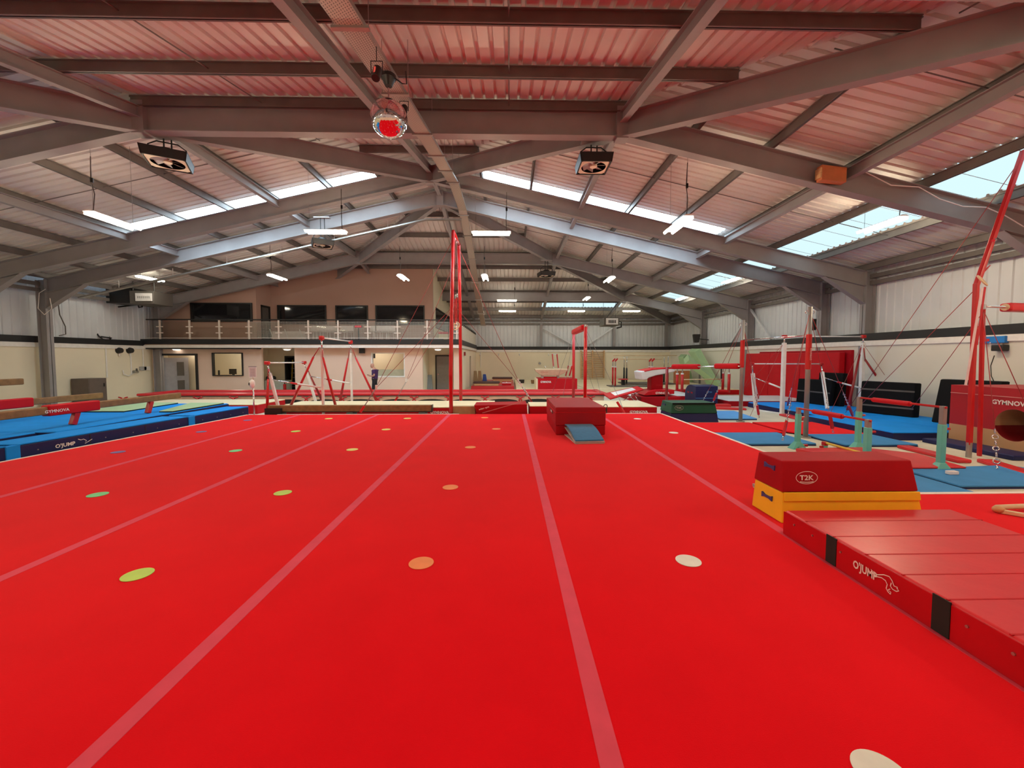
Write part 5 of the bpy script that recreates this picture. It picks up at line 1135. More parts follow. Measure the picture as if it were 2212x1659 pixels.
q = FY(615, 832, 23.2); fe = thing('fire_extinguisher', 'red fire extinguisher beside the dark store doorway', 'fire extinguisher', (q.x, 23.2, 0)); T((q.x, 23.2, 0), (q.x, 23.2, .5), .08, 14).build('cylinder', RPAINT, fe, bevel=.02); T((q.x, 23.2, .5), (q.x, 23.2, .58), .03, 8).build('valve', BLACK, fe)
# bulkhead lights under the balcony
for px, py, l in ((381, 750, 'oval light under the balcony above the open office door'), (620, 752, 'oval light under the balcony above the left recess'), (946, 753.5, 'oval light under the balcony above the grey door')):
    q = FY(px, py, 21.95); t = thing('bulkhead_light', l, 'light', (q.x, 21.95, 2.44)); MB().tube((q.x, 21.95, 2.42), (q.x, 21.95, 2.50), .2, 24, .22).build('rim', TRIMW, t); T((q.x, 21.95, 2.49), (q.x, 21.95, 2.63), .05, 10).build('stem', TRIMW, t); MB().ball((q.x, 21.95, 2.42), (.17, .17, .05), 20, 8).build('diffuser', LAMPM, t, smooth=True)
q = FY(782, 757, 22.0); one('speaker', B(q.x - .13, q.x + .13, 21.9, 22.09, q.z - .15, q.z + .13), BLACK, 'small black speaker on the office wall below the balcony', 'speaker', (q.x, 22, q.z - .15), bevel=.01)
q = FY(808, 769, 22.0); one('wall_phone', B(q.x - .04, q.x + .05, 22.0, 22.07, q.z - .12, q.z + .12), BLACK, 'black device at the top left of the serving hatch', 'device', (q.x, 22, q.z - .12), bevel=.01)
# upper floor
ztop = lambda x, y: ZA - SL * dd(x, y) + SHZ - .04
xcn = FY(553, 650, YU).x; xrn = FY(935, 640, YR).x
w1 = rect(414, 545, 654.5, 695, YU)
def topped(x0, x1, y, z0, holes, th=.14):
    zl = min(ztop(x0, y), ztop(x1, y)); mb = holed(x0, x1, z0, zl - .02, y, holes, th)
    xs = [x0, x1] if not (x0 < XR < x1) else [x0, XR, x1]
    top = [(x, y, ztop(x, y)) for x in xs]
    if y > YB: 
        kx = y - YB; xs = sorted({x0, x1} | {x for x in (XR - kx, XR + kx) if x0 < x < x1}); top = [(x, y, ztop(x, y)) for x in xs]
    mb.prism([(x0, y, zl - .02), (x1, y, zl - .02)] + top[::-1], (0, th, 0)); return mb
struct('wall_upper', topped(LL - .2, xcn, YU, 2.93, [w1]), PLASTU, 'upper office wall above the balcony, left section')
w2, w3, w4 = rect(601, 705, 659.5, 701, YR), rect(726, 795, 660, 701, YR), rect(812, 917, 660, 702, YR)
struct('wall_upper', topped(xcn, xrn, YR, 2.93, [w2, w3, w4]), PLASTU, 'tall upper wall tinted for red bounce above the balcony')
dgz = FX(563, 700, xcn); zdd = FX(572, 657, xcn + .0).z
mb = MB(); ya, yb2 = 22.95, 23.72
def side(x, y0, y1, z0, z1=None):
    a, b = (z1 if z1 else ztop(x, y0)), (z1 if z1 else ztop(x, y1))
    mb.hexa([(x - .12, y0, z0), (x, y0, z0), (x, y1, z0), (x - .12, y1, z0), (x - .12, y0, a), (x, y0, a), (x, y1, b), (x - .12, y1, b)])
side(xcn, YU + .141, ya, 2.93); side(xcn, yb2, YR - .001, 2.93); side(xcn, ya, yb2, 4.85)
struct('wall_upper', mb, PLASTU, 'return of the upper office wall with a dark door')
o = B(xcn - .08, xcn - .03, ya, yb2, 2.95, 4.85).build('door_5', DGREY); o['kind'] = 'structure'; o['label'] = 'dark door on the balcony'; mb = MB(); mb.box(xcn - .02, xcn + .02, ya - .05, ya + .05, 2.95, 4.9); mb.box(xcn - .02, xcn + .02, yb2 - .05, yb2 + .05, 2.95, 4.9); mb.box(xcn - .02, xcn + .02, ya, yb2, 4.8, 4.9); mb.build('door_frame', BLACK, o)
for i, (r, y, l) in enumerate(((w1, YU, 'wide dark office window at the left of the balcony'), (w2, YR, 'dark window behind the balcony, left of three'), (w3, YR, 'dark window behind the balcony, middle of three'), (w4, YR, 'dark window behind the balcony, right of three'))):
    o = frame('window_%d' % (22 + i), r, y, BLACK, .06, .16); o['label'] = l; o['category'] = 'window'; B(r[0] + .06, r[1] - .06, y + .02, y + .03, r[2] + .06, r[3] - .06).build('pane', GLASSD, o)
mb = MB(); x = xrn
g0, g1 = FX(941, 690, xrn).y, FX(972, 690, xrn).y
zs0, zs1 = 3.75, 5.02
side(x, YR + .141, g0, 2.93); side(x, g1, LF, 2.93); side(x, g0, g1, 2.93, zs0); 
mb.hexa([(x - .12, g0, zs1), (x, g0, zs1), (x, g1, zs1), (x - .12, g1, zs1), (x - .12, g0, ztop(x, g0)), (x, g0, ztop(x, g0)), (x, g1, max(ztop(x, g1), zs1 + .02)), (x - .12, g1, max(ztop(x, g1), zs1 + .02))])
struct('wall_upper', mb, PLAST, 'cream side wall of the upper offices')
o = B(x - .06, x - .05, g0, g1, zs0, zs1).build('window_26', GLASSD); o['kind'] = 'structure'; o['label'] = 'dark window in the side wall of the upper offices'; mb = MB(); mb.box(x - .1, x + .01, g0, g0 + .1, zs0, zs1); mb.box(x - .1, x + .01, g1 - .1, g1, zs0, zs1); mb.box(x - .1, x + .01, g0, g1, zs0, zs0 + .06); mb.box(x - .1, x + .01, g0, g1, zs1 - .06, zs1); mb.build('window_frame', BLACK, o)
# balustrade
rl = thing('balustrade', 'white post balustrade with black handrail along the balcony front', 'railing', (-10.5, YB0 + .1, 2.95)); Yr = YB0 + .1
pxs = [346 + 64.1 * k for k in range(11)]; xs = [FY(p, 720, Yr).x for p in pxs]; zh = FY(600, 692, Yr).z
B(LL + .1, XM, Yr - .03, Yr + .03, zh, zh + .06).build('handrail', BLACK, rl); B(LL + .1, XM, Yr - .012, Yr + .012, 3.0, 3.02).build('lower_rail', TRIMW, rl)
for x in xs:
    B(x - .035, x + .035, Yr - .03, Yr + .03, 2.95, zh).build('post', mat('post_cream', (.78, .70, .63), .5), rl)
    for z in (3.28, 3.60): B(x - .17, x + .17, Yr - .04, Yr - .01, z - .025, z + .025).build('panel_clip', mat('post_cream', (.78, .70, .63), .5), rl)
for a, b in zip(xs[:-1], xs[1:]): B(a + .05, b - .05, Yr - .006, Yr + .006, 3.05, 3.85).build('glass_panel', GLASS, rl)
mb = MB(); x = FY(533, 720, Yr).x; Ym = Yr + .06
while x < XM: mb.box(x - .004, x + .004, Ym - .004, Ym + .004, 3.0, 3.88); x += .06
for k in range(15): mb.box(FY(533, 720, Yr).x, XM, Ym - .004, Ym + .004, 3.0 + k * .062 - .004, 3.0 + k * .062 + .004)
nt = mb.build('safety_net', TRIMW, rl)
sr = thing('balustrade', 'white boarded balustrade along the side of the balcony', 'railing', (XM, 27, 2.95)); y = YB0 + .1; k = 0
while y < 31.8:
    B(XM - .03, XM + .03, y, y + .68, 2.96, 3.84).build('board', mat('board_cream', (.72, .68, .60), .5), sr); T((XM + .04, y + .34, 3.8), (XM + .09, y + .34, 3.8), .05, 8).build('clip', BLACK, sr); y += .74
B(XM - .05, XM + .05, YB0 + .1, 32, 3.86, 3.93).build('handrail', BLACK, sr)
# furniture stored on the balcony
def stool(x, y, label, h=.8, wd=.42):
    t = thing('stacking_chair', label, 'chair', (x, y, 2.93), 'pale chairs stored on the balcony'); m = mat('chair_frame_pink', (.82, .70, .64), .5)
    for sx in (-1, 1):
        for sy in (-1, 1): T((x + sx * wd / 2, y + sy * .2, 2.935), (x + sx * wd / 2 * .85, y + sy * .17, 2.935 + (h if sy > 0 else .45)), .016, 8).build('leg', m, t)
    B(x - wd / 2, x + wd / 2, y - .2, y + .2, 3.37, 3.40).build('seat', m, t, bevel=.01); B(x - wd / 2 * .9, x + wd / 2 * .9, y + .15, y + .18, 3.45, 2.935 + h).build('backrest', m, t, bevel=.01); return t
for k, px in enumerate((676, 690, 705, 720, 742, 756, 806, 818, 832, 846)):
    q = FY(px, 720, 22.7); stool(q.x, 22.55 + .5 * (k % 2) * 0, 'pale metal chair stored behind the net of the balcony')
tb_ = thing('folding_table', 'pale folding table on its side on the balcony left of the chairs', 'table', (-11.6, 22.9, 2.93)); a, b = FY(588, 715, 22.9), FY(660, 738, 22.9)
B(a.x, b.x, 22.9, 22.94, 2.95, FY(600, 716, 22.9).z).build('top', mat('chair_frame_pink', (.82, .70, .64), .5), tb_)
for x in (a.x + .1, (a.x + b.x) / 2, b.x - .1): MB().bar((x, 22.86, 2.95), (x - .2, 22.86, 3.55), .03, .03).build('leg', TRIMW, tb_)
q = FY(782, 707, 22.75); lo = thing('led_sign', 'small glowing red display behind the balcony net', 'display', (q.x, 22.3, q.z)); B(q.x - .22, q.x + .2, 22.2, 22.26, q.z - .07, q.z + .08).build('case', BLACK, lo); B(q.x - .19, q.x + .17, 22.19, 22.2, q.z - .05, q.z + .06).build('display', REDLED, lo)
for a, b in ((22.19, 22.27),):
    for z in (2.94,): B(q.x - .02, q.x + .02, a, b, z, q.z - .07).build('stand', BLACK, lo)
for k, (px, l) in enumerate(((873, 'long grey tube lying on the balcony floor behind the net'), )):
    q0, q1 = FY(868, 737, 22.5), FY(958, 736, 22.7); one('pole', T((q0.x, 22.5, 2.99), (q1.x, 22.7, 2.99), .04, 10), GREY, l, 'pole', (q0.x, 22.5, 2.95))
ch_ = thing('box', 'red box stored at the right end of the balcony', 'box', (-4, 23, 2.93)); q = FY(958, 722, 23); B(q.x - .25, q.x + .25, 22.9, 23.2, 2.94, 3.3).build('body', CREAMM, ch_); B(q.x - .27, q.x + .27, 22.88, 23.22, 3.3, 3.42).build('lid', RED, ch_)
# ------------------------------------------------------------------ under the roof: cable trays, mirror ball, fans, heaters
ct = thing('cable_tray', 'long perforated steel cable tray running along under the ridge', 'cable tray', (-1.85, 14, 7))
TX = -1.85; tw = .16
tpts = [(1.0, 4.95), (4.25, 5.69), (7.0, 6.32), (10.0, 7.0), (14.2, 7.84), (16.6, 7.84), (19.8, 7.13), (23.0, 5.95), (29.4, 4.25)]
PERF = bpy.data.materials.new('perforated_steel'); PERF.use_nodes = True
nt = PERF.node_tree; N, L = nt.nodes, nt.links; bs = N['Principled BSDF']; bs.inputs['Roughness'].default_value = .45; bs.inputs['Metallic'].default_value = .35
tc = N.new('ShaderNodeTexCoord'); br = N.new('ShaderNodeTexBrick'); mp = N.new('ShaderNodeMapping')
mp.inputs['Rotation'].default_value = (0, 0, math.pi / 2); L.new(tc.outputs['Object'], mp.inputs[0]); L.new(mp.outputs[0], br.inputs['Vector'])
br.inputs['Color1'].default_value = br.inputs['Color2'].default_value = (.09, .075, .066, 1); br.inputs['Mortar'].default_value = (.50, .44, .38, 1)
br.inputs['Scale'].default_value = 1.0; br.inputs['Mortar Size'].default_value = .011; br.inputs['Brick Width'].default_value = .045; br.inputs['Row Height'].default_value = .032
L.new(br.outputs['Color'], bs.inputs['Base Color'])
mb = MB(); ms = [MB(), MB()]
for (ya, za), (yb, zb2) in zip(tpts[:-1], tpts[1:]):
    mb.hexa([(TX - tw, ya, za), (TX + tw, ya, za), (TX + tw, yb, zb2), (TX - tw, yb, zb2), (TX - tw, ya, za + .008), (TX + tw, ya, za + .008), (TX + tw, yb, zb2 + .008), (TX - tw, yb, zb2 + .008)])
    for s, m_ in zip((-1, 1), ms): x = TX + s * tw; m_.hexa([(x - .006, ya, za), (x + .006, ya, za), (x + .006, yb, zb2), (x - .006, yb, zb2), (x - .006, ya, za + .06), (x + .006, ya, za + .06), (x + .006, yb, zb2 + .06), (x - .006, yb, zb2 + .06)])
mb.build('perforated_base', PERF, ct)
for m_ in ms: m_.build('side_rail', GALV, ct)
def trayz(y):
    for (ya, za), (yb, zb2) in zip(tpts[:-1], tpts[1:]):
        if ya <= y <= yb: return za + (zb2 - za) * (y - ya) / (yb - ya)
for y in (5.0, 6.9, 9.0, 10.7, 12.2, 13.7, 16.9, 18.5, 20.5, 22.6, 24.8, 27.0, 29.2):
    z = trayz(y); B(TX - .22, TX + .22, y - .03, y + .03, z - .035, z - .002).build('cross_bracket', GALV, ct)
    for s in (-1, 1): T((TX + s * .21, y, z), (TX + s * .21, y, ZA - SL * dd(TX, y) + SHZ), .005, 5).build('hanger_rod', SCABLE, ct)
for s in (-.08, 0, .08): B(TX + s - .015, TX + s + .015, 29.37, 29.39, 4.24, 4.28).build('bright_end', WPAINT, ct)
c2 = thing('cable_tray', 'thin branch cable tray hanging under the pale blue left rafter', 'cable tray', (-8, 17.1, 6)); pts = [V((TX - .1, 17.2, 7.66)), V((-3.4, 17.2, 7.66)), V((-4.6, 17.2, 7.38)), V((-17.6, 17.2, 7.38 - 13.0 * SL))]
for a, b in zip(pts[:-1], pts[1:]): MB().slab(a, b, .16, 0, .05).build('tray', GALV, c2)
for k in range(6): x = -5.0 - k * 2.2; z = 7.38 - (-4.6 - x) * SL; T((x, 17.2, z + .04), (x, 17.2, zb(x, 17.2) + .02), .012, 6).build('hanger_rod', WPAINT, c2)
ce = FY(840.5, 257, 6.2); RB = .265
mbx = thing('mirror_ball', 'large mirror ball hanging from the cable tray with its motor', 'mirror ball', tuple(ce))
bal = MB(); bal.ball(ce, RB, 96, 48); MIRR = mat('mirror_tiles', (.90, .90, .92), .03, metal=1.0, var=.01); bo = bal.build('ball', MIRR, mbx, smooth=True)
nt = MIRR.node_tree; tcm = nt.nodes.new('ShaderNodeTexCoord'); vo = nt.nodes.new('ShaderNodeTexVoronoi'); vo.inputs['Scale'].default_value = 45; nt.links.new(tcm.outputs['Object'], vo.inputs['Vector'])
bp = nt.nodes.new('ShaderNodeBump'); bp.inputs['Strength'].default_value = .035; bp.inputs['Distance'].default_value = .02; nt.links.new(vo.outputs['Distance'], bp.inputs['Height']); nt.links.new(bp.outputs[0], nt.nodes['Principled BSDF'].inputs['Normal'])
zt_ = trayz(6.2) - .01
T(ce + V((0, 0, RB - .01)), (ce.x, ce.y, zt_ - .16), .012, 8).build('hanging_rod', CHROME, mbx); T((ce.x, ce.y, zt_ - .17), (ce.x, ce.y, zt_ - .06), .05, 16, .10).build('motor', BLACK, mbx); T((ce.x, ce.y, zt_ - .06), (ce.x, ce.y, zt_ - .02), .11, 20).build('motor_plate', BLACK, mbx)
path([(ce.x + .09, ce.y, zt_ - .05), (ce.x + .2, ce.y, zt_ - .13), (ce.x + .26, ce.y + .02, zt_ - .12), (ce.x + .24, ce.y + .05, zt_ + .08)], .009, 6).build('power_cord', BLACK, mbx, smooth=True)
def spotlight(label, px, py, Y, led):
    c = FY(px, py, Y); t = thing('spotlight', label, 'spotlight', tuple(c)); T(c + V((0, -.06, -.09)), c + V((0, .04, .09)), .055, 16).build('housing', BLACK, t, bevel=.01)
    path([c + V((-.07, 0, 0)), c + V((-.075, 0, .16)), c + V((.075, 0, .16)), c + V((.07, 0, 0))], .007, 6).build('bracket', BLACK, t); T(c + V((0, 0, .16)), (c.x, c.y, trayz(Y)), .006, 6).build('hook', BLACK, t)
    if led: MB().bar(c + V((-.005, -.09, -.05)), c + V((-.005, -.06, .05)), .02, .012).build('lens', glow('lit_red_lens', (1.0, .12, .08), 1.0), t)
spotlight('black spotlight with red lens on the cable tray above the mirror ball', 814, 160, 5.45, True); spotlight('black spotlight on the cable tray right behind the mirror ball', 873, 240, 7.2, False)
# air circulation fans
def fan(label, cx, cy, cz, rot, s=.72, hang=.3):
    t = thing('ceiling_fan', label, 'fan heater', (cx, cy, cz), 'black square fans under the roof')
    c, sn = math.cos(rot), math.sin(rot); R3 = Matrix(((c, -sn, 0), (sn, c, 0), (0, 0, 1))); P = lambda x, y, z: V((cx, cy, cz)) + R3 @ V((x, y, z))
    h = s / 2; k = h * 1.08
    mb = MB()
    for a in range(4):
        q = Matrix.Rotation(a * math.pi / 2, 3, 'Z'); G = lambda x, y, z: P(*(q @ V((x, y, z))))
        mb.hexa([G(-h, -h, -.1), G(h, -h, -.1), G(h, -h + .03, -.1), G(-h, -h + .03, -.1), G(-k, -k, .1), G(k, -k, .1), G(k, -k + .03, .1), G(-k, -k + .03, .1)])
    mb.hexa([P(-k, -k, .085), P(k, -k, .085), P(k, k, .085), P(-k, k, .085), P(-k, -k, .1), P(k, -k, .1), P(k, k, .1), P(-k, k, .1)]); mb.build('housing', BLACK, t)
    mb = MB(); n = 32; ri = h * .80; vs = []
    for i in range(n):
        a = 2 * math.pi * i / n + math.pi / n; kx = (h - .035) / max(abs(math.cos(a)), abs(math.sin(a))); vs += [P(ri * math.cos(a), ri * math.sin(a), -.085), P(kx * math.cos(a), kx * math.sin(a), -.085)]
    mb.add(vs, [(2 * i, 2 * i + 1, 2 * ((i + 1) % n) + 1, 2 * ((i + 1) % n)) for i in range(n)]); mb.build('fan_plate', mat('fan_plate_cream', (.72, .64, .50), .6), t)
    for i in range(7):
        a = 2 * math.pi * i / 7; u = V((math.cos(a), math.sin(a), 0)); v = V((-u.y, u.x, 0))
        MB().hexa([P(*(u * .07 - v * .03 + V((0, 0, -.05)))), P(*(u * ri * .93 - v * .10 + V((0, 0, -.07)))), P(*(u * ri * .93 + v * .06 + V((0, 0, -.01)))), P(*(u * .07 + v * .03 + V((0, 0, -.02)))), P(*(u * .07 - v * .03 + V((0, 0, -.045)))), P(*(u * ri * .93 - v * .10 + V((0, 0, -.065)))), P(*(u * ri * .93 + v * .06 + V((0, 0, -.005)))), P(*(u * .07 + v * .03 + V((0, 0, -.015))))]).build('blade', GREY, t)
    T(P(0, 0, -.075), P(0, 0, .0), .085, 20).build('hub', mat('fan_plate_cream', (.72, .64, .50), .6), t)
    T(P(0, 0, .1), P(0, 0, .22), h * .62, 20, h * .4).build('motor', BLACK, t)
    path([P(-k * .8, 0, .1), P(-k * .8, 0, .28), P(-k * .45, 0, .38), P(k * .45, 0, .38), P(k * .8, 0, .28), P(k * .8, 0, .1)], .015, 8).build('bracket', BLACK, t)
    for xx in (-.06, .08): T(P(xx, 0, .2), P(xx, 0, .38 + hang), .016, 8).build('hanger_rod', BLACK, t)
    B(cx - .3, cx + .3, cy - .08, cy + .08, cz + .38 + hang, cz + .42 + hang).build('mounting_channel', STEEL, t)
    return t
fan('square black fan heater under the right end of the near cross beam', 2.02, 9.95, 6.62, 0.0, hang=.1); fan('square black fan heater under the left end of the near cross beam', -7.95, 9.9, 6.60, math.radians(28), .80, hang=.1)
q = FY(697, 527, 16.2); fan('square black fan heater beyond the pale blue left rafter', q.x, q.y, q.z, .5, .72, .6); q = FY(1180, 593, 21.0); fan('square black fan heater under the far cross beam right of the cable tray', q.x, q.y, q.z, .2, .72, .3)
# warm air heaters
ht = thing('heater', 'grey warm air heater with louvred outlet hanging before the far wall', 'heater', tuple(FY(1323, 694, 28.5))); a, b = FY(1305, 702.5, 28.5), FY(1338, 686, 28.5)
B(a.x, b.x, 28.5, 30.0, a.z, b.z).build('body', DGREY, ht, bevel=.02); B(a.x + .12, b.x - .1, 28.44, 28.5, a.z + .05, b.z - .05).build('outlet_frame', WPAINT, ht)
for k in range(5): x = a.x + .30 + k * .11; B(x, x + .07, 28.43, 28.44, a.z + .14, b.z - .18).build('louvre', BLACK, ht)
for x in (a.x + .1, b.x - .1): T((x, 29.2, b.z), (x, 29.2, ZA - SL * dd(x, 29.2) + SHZ), .012, 6).build('hanger_rod', BLACK, ht)
path([(b.x, 28.8, a.z + .3), (b.x + .22, 28.8, a.z + .25), (b.x + .22, 28.8, a.z - .1), (b.x - .1, 28.8, a.z - .18)], .05, 8).build('flue_pipe', BLACK, ht)
h2 = thing('heater', 'dark heater with pale louvred outlet at the upper left by the balcony', 'heater', tuple(FY(305, 640, 19.5))); a, b = FY(280, 654, 19.5), FY(331, 628, 19.5)
B(a.x, b.x, 19.5, 20.6, a.z - .05, b.z).build('body', DGREY, h2, bevel=.02); B(a.x + .32, b.x - .06, 19.44, 19.5, a.z + .08, b.z - .12).build('outlet_frame', WPAINT, h2)
for k in range(7): x = a.x + .42 + k * .085; B(x, x + .05, 19.43, 19.44, a.z + .2, b.z - .26).build('louvre', GREY, h2)
B(-18.85, a.x, 19.6, 20.5, a.z, b.z + .15).build('duct', BLACK, h2)
for x in (a.x + .1, b.x - .03): T((x, 19.6, b.z), (x, 19.6, ZA - SL * dd(x, 19.6) + SHZ), .025, 6).build('hanger_rod', BLACK, h2)
path([FX(256, 663, -18.6), FX(298, 658, -18.6), FX(300, 664, -18.6), FX(307, 663, -18.6), FX(307, 655, -18.6)], .035, 8).build('flue_pipe', BLACK, h2)
# wooden box on the near right rafter
wbx = thing('junction_box', 'orange wooden box fixed to the near right rafter', 'box', tuple(FY(1794, 378, 9.2))); a, b = FY(1768, 392, 9.2), FY(1822, 366, 9.2); sl = (FY(1822, 380, 9.2).z - FY(1768, 374, 9.2).z)
MB().hexa([(a.x, 9.1, a.z), (b.x, 9.1, a.z - .05), (b.x, 9.27, a.z - .05), (a.x, 9.27, a.z), (a.x, 9.1, b.z + .06), (b.x, 9.1, b.z), (b.x, 9.27, b.z), (a.x, 9.27, b.z + .06)]).build('body', OWOOD, wbx, bevel=.008)
MB().hexa([(a.x - .03, 9.1, a.z + .05), (a.x, 9.1, a.z + .05), (a.x, 9.27, a.z + .05), (a.x - .03, 9.27, a.z + .05), (a.x - .03, 9.1, b.z), (a.x, 9.1, b.z), (a.x, 9.27, b.z), (a.x - .03, 9.27, b.z)]).build('batten', WOOD, wbx)
lcb = [FY(p[0], p[1], 9.2) for p in ((1870, 372), (1925, 400), (1985, 404), (2030, 430), (2080, 446), (2130, 448), (2170, 465), (2212, 490))]
one('cable', path(lcb, .012, 6), WPAINT, 'loose white cables along the near right rafter', 'cable', tuple(lcb[0]))
# speakers
for px0, px1, py0, py1, Y, l in ((1497, 1512, 722, 740, 26.8, 'black speaker on the right wall near the far corner'), (1755, 1769, 689, 713, 17.2, 'black speaker on the right wall behind the grey bar post')):
    a, b = FY(px0, py1, Y), FY(px1, py0, Y); c = (a + b) / 2; t = thing('speaker', l, 'speaker', tuple(c)); hw = (b.x - a.x) / 2
    MB().hexa([(c.x - hw * .55, Y, a.z), (c.x + hw * .6, Y - .1, a.z), (c.x + hw * .6, Y + .3, a.z), (c.x - hw * .3, Y + .3, a.z), (c.x - hw, Y - .05, b.z), (c.x + hw, Y - .1, b.z), (c.x + hw, Y + .3, b.z), (c.x - hw * .7, Y + .3, b.z)]).build('case', BLACK, t, bevel=.02)
    MB().bar((c.x + hw * .5, Y + .2, c.z), (13.34, Y + .2, c.z - .1), .05, .05).build('wall_bracket', BLACK, t)
# small fittings on the walls
def fitting(name, label, box, m, cat): return one(name, B(*box), m, label, cat, ((box[0] + box[1]) / 2, (box[2] + box[3]) / 2, box[4]), bevel=.01)
for px, l in ((258, 'round black sounder under the left white trim, first of two'), (281, 'round black sounder under the left white trim, second of two')):
    q = FX(px, 757, LL + .06); t = thing('sounder', l, 'speaker', tuple(q)); T((LL + .0, q.y, q.z), (LL + .16, q.y, q.z), .16, 16, .12).build('horn', BLACK, t); T((LL + .05, q.y, q.z - .15), (LL + .05, q.y, q.z - .28), .03, 8).build('cable_gland', TRIMW, t)
for px, py0, py1, l in ((228, 750, 816, 'white vertical conduit on the left wall above the cabinet'), (282, 763, 808, 'white vertical conduit below the second black sounder'), (308, 752, 792, 'wide white vertical conduit near the office door')):
    a, b = FX(px, py0, LL + .03), FX(px, py1, LL + .03); one('conduit', T((LL + .03, a.y, min(a.z, 2.42)), (LL + .03, a.y, b.z), .03, 8), TRIMW, l, 'conduit', (LL + .03, a.y, b.z))
q = FX(293, 803, LL + .1); t = thing('hose_reel', 'small grey tap fitting on the left wall', 'tap', tuple(q)); T((LL, q.y, q.z), (LL + .2, q.y, q.z), .08, 12).build('valve', GALV, t); T((LL + .15, q.y, q.z), (LL + .25, q.y - .1, q.z + .15), .04, 10).build('handle', DGREY, t); path([(LL + .05, q.y, q.z - .05), (LL + .05, q.y - .35, q.z - .2), (LL + .05, q.y - .6, q.z - .1), (LL + .05, q.y - .62, q.z + .1)], .03, 8).build('pipe', TRIMW, t, smooth=True)
for px, l, m in ((309, 'grey switch box at the foot of the wide conduit', GREY), (317, 'small white switch box beside the grey one', TRIMW)):
    q = FX(px, 796, LL + .05); fitting('switch_box', l, (LL, LL + .08, q.y - .18, q.y + .18, q.z - .1, q.z + .1), m, 'switch')
q = FX(2150, 734, 12.9); t = thing('first_aid_box', 'blue box on the right wall behind the red bar post', 'box', tuple(q)); B(12.78, 12.9, q.y - .3, q.y + .25, q.z - .09, q.z + .09).build('case', vinyl('plastic_blue', (.03, .22, .62)), t, bevel=.01); B(12.77, 12.78, q.y + .03, q.y + .22, q.z - .04, q.z + .03).build('label_panel', RINK, t)
q = FX(2166, 750, 12.9); t = thing('wall_lamp', 'small black lamp on the right wall below the blue box', 'lamp', tuple(q)); B(12.72, 12.9, q.y - .15, q.y + .12, q.z - .1, q.z + .06).build('case', BLACK, t, bevel=.02); T((12.86, q.y, q.z + .05), (12.86, q.y, q.z + .28), .02, 8).build('conduit', TRIMW, t)
cbw = [FX(2148, 768, 12.895), FX(2140, 790, 12.895), FX(2141, 812, 12.895), FX(2149, 828, 12.895)]; one('cable', path(cbw, .01, 6), BLACK, 'loose black cables hanging on the right wall below the blue box', 'cable', tuple(cbw[0]))
for px in (1037, 1077, 1122, 1185):
    q = FY(px, 766, 32.3); one('hook', T((q.x, 32.25, q.z - .05), (q.x, 32.45, q.z + .05), .05, 8), TRIMW, 'small white fitting high on the far wall, number %s from the doorway' % {1037: 'one', 1077: 'two', 1122: 'three', 1185: 'four'}[px], 'fitting', (q.x, 32.25, q.z - .12))
q = FY(1037, 780, 32.35); one('conduit', T((q.x + .05, 32.33, 2.42), (q.x + .05, 32.33, 1.2), .03, 8), TRIMW, 'white vertical conduit on the far wall by the doorway', 'conduit', (q.x, 32.33, 1.2))
q = FY(1166, 785, 32.35); one('wall_sign', T((q.x, 32.3, q.z), (q.x, 32.38, q.z), .1, 16), GREY, 'small round grey fitting on the far wall above the pommel horse', 'fitting', (q.x, 32.3, q.z))
q = FX(1003, 764, XM + .02); fitting('exit_box', 'small dark red box high on the office side wall', (XM, XM + .1, q.y - .15, q.y + .15, 2.1, 2.32), DRPAINT, 'box')
wl = FX(1468, 762, 12.9); 
for px, py, l in ((75, 660, 'white cable loop hanging from the left column'),): 
    c = FY(100, 650, 16.6); one('cable', path([c + V((.05, -.05, .45)), c + V((-.2, -.05, .3)), c + V((-.28, -.05, -.3)), c + V((-.05, -.05, -.55)), c + V((.25, -.05, -.3)), c + V((.2, -.05, .1))], .012, 6), TRIMW, l, 'cable', tuple(c))
cc = [FX(p[0], p[1], CL - .15) for p in ((125, 650), (129, 680), (141, 705), (142, 722), (128, 725))]; one('cable', path(cc, .02, 6), DGREY, 'dark cable hanging down the left cladding', 'cable', tuple(cc[0]))
c = FX(236, 728, LL + .1); one('cable', MB().ring((LL - .15, c.y, 3.0), .28, .03, (.8, .1, .6)).ring((LL - .13, c.y + .05, 2.95), .2, .03, (.1, .1, 1)), BLACK, 'coiled black cable on the left wall ledge', 'cable', (LL - .1, c.y, 2.87))

# ------------------------------------------------------------------ person
YP_ = 20.6; base = FY(808, 786, YP_); px_ = base.x; hgt = base.z
pe = thing('person', 'bald person in purple shirt and dark trousers looking down at a phone', 'person', (px_, YP_, 0))
k = hgt / 1.70
def J(x, y, z): return V((px_ + x * k, YP_ + y * k, z * k))
def skin(name, verts, edges, radii, m, parent, sub=2, root=0):
    bm = bmesh.new(); ly = bm.verts.layers.skin.verify(); vs = [bm.verts.new(v - ORIG[parent.name]) for v in verts]
    for a, b in edges: bm.edges.new((vs[a], vs[b]))
    for i, v in enumerate(vs):
        r = radii[i]; v[ly].radius = (r[0] * k, r[1] * k) if isinstance(r, tuple) else (r * k, r * k); v[ly].use_root = (i == root)
    me = bpy.data.meshes.new(name); bm.to_mesh(me); bm.free(); me.materials.append(m)
    o = bpy.data.objects.new(name, me); COL.objects.link(o); o.parent = parent; ORIG[o.name] = ORIG[parent.name]
    s = o.modifiers.new('skin', 'SKIN'); s.use_smooth_shade = True; d = o.modifiers.new('sub', 'SUBSURF'); d.levels = sub; d.render_levels = sub; return o
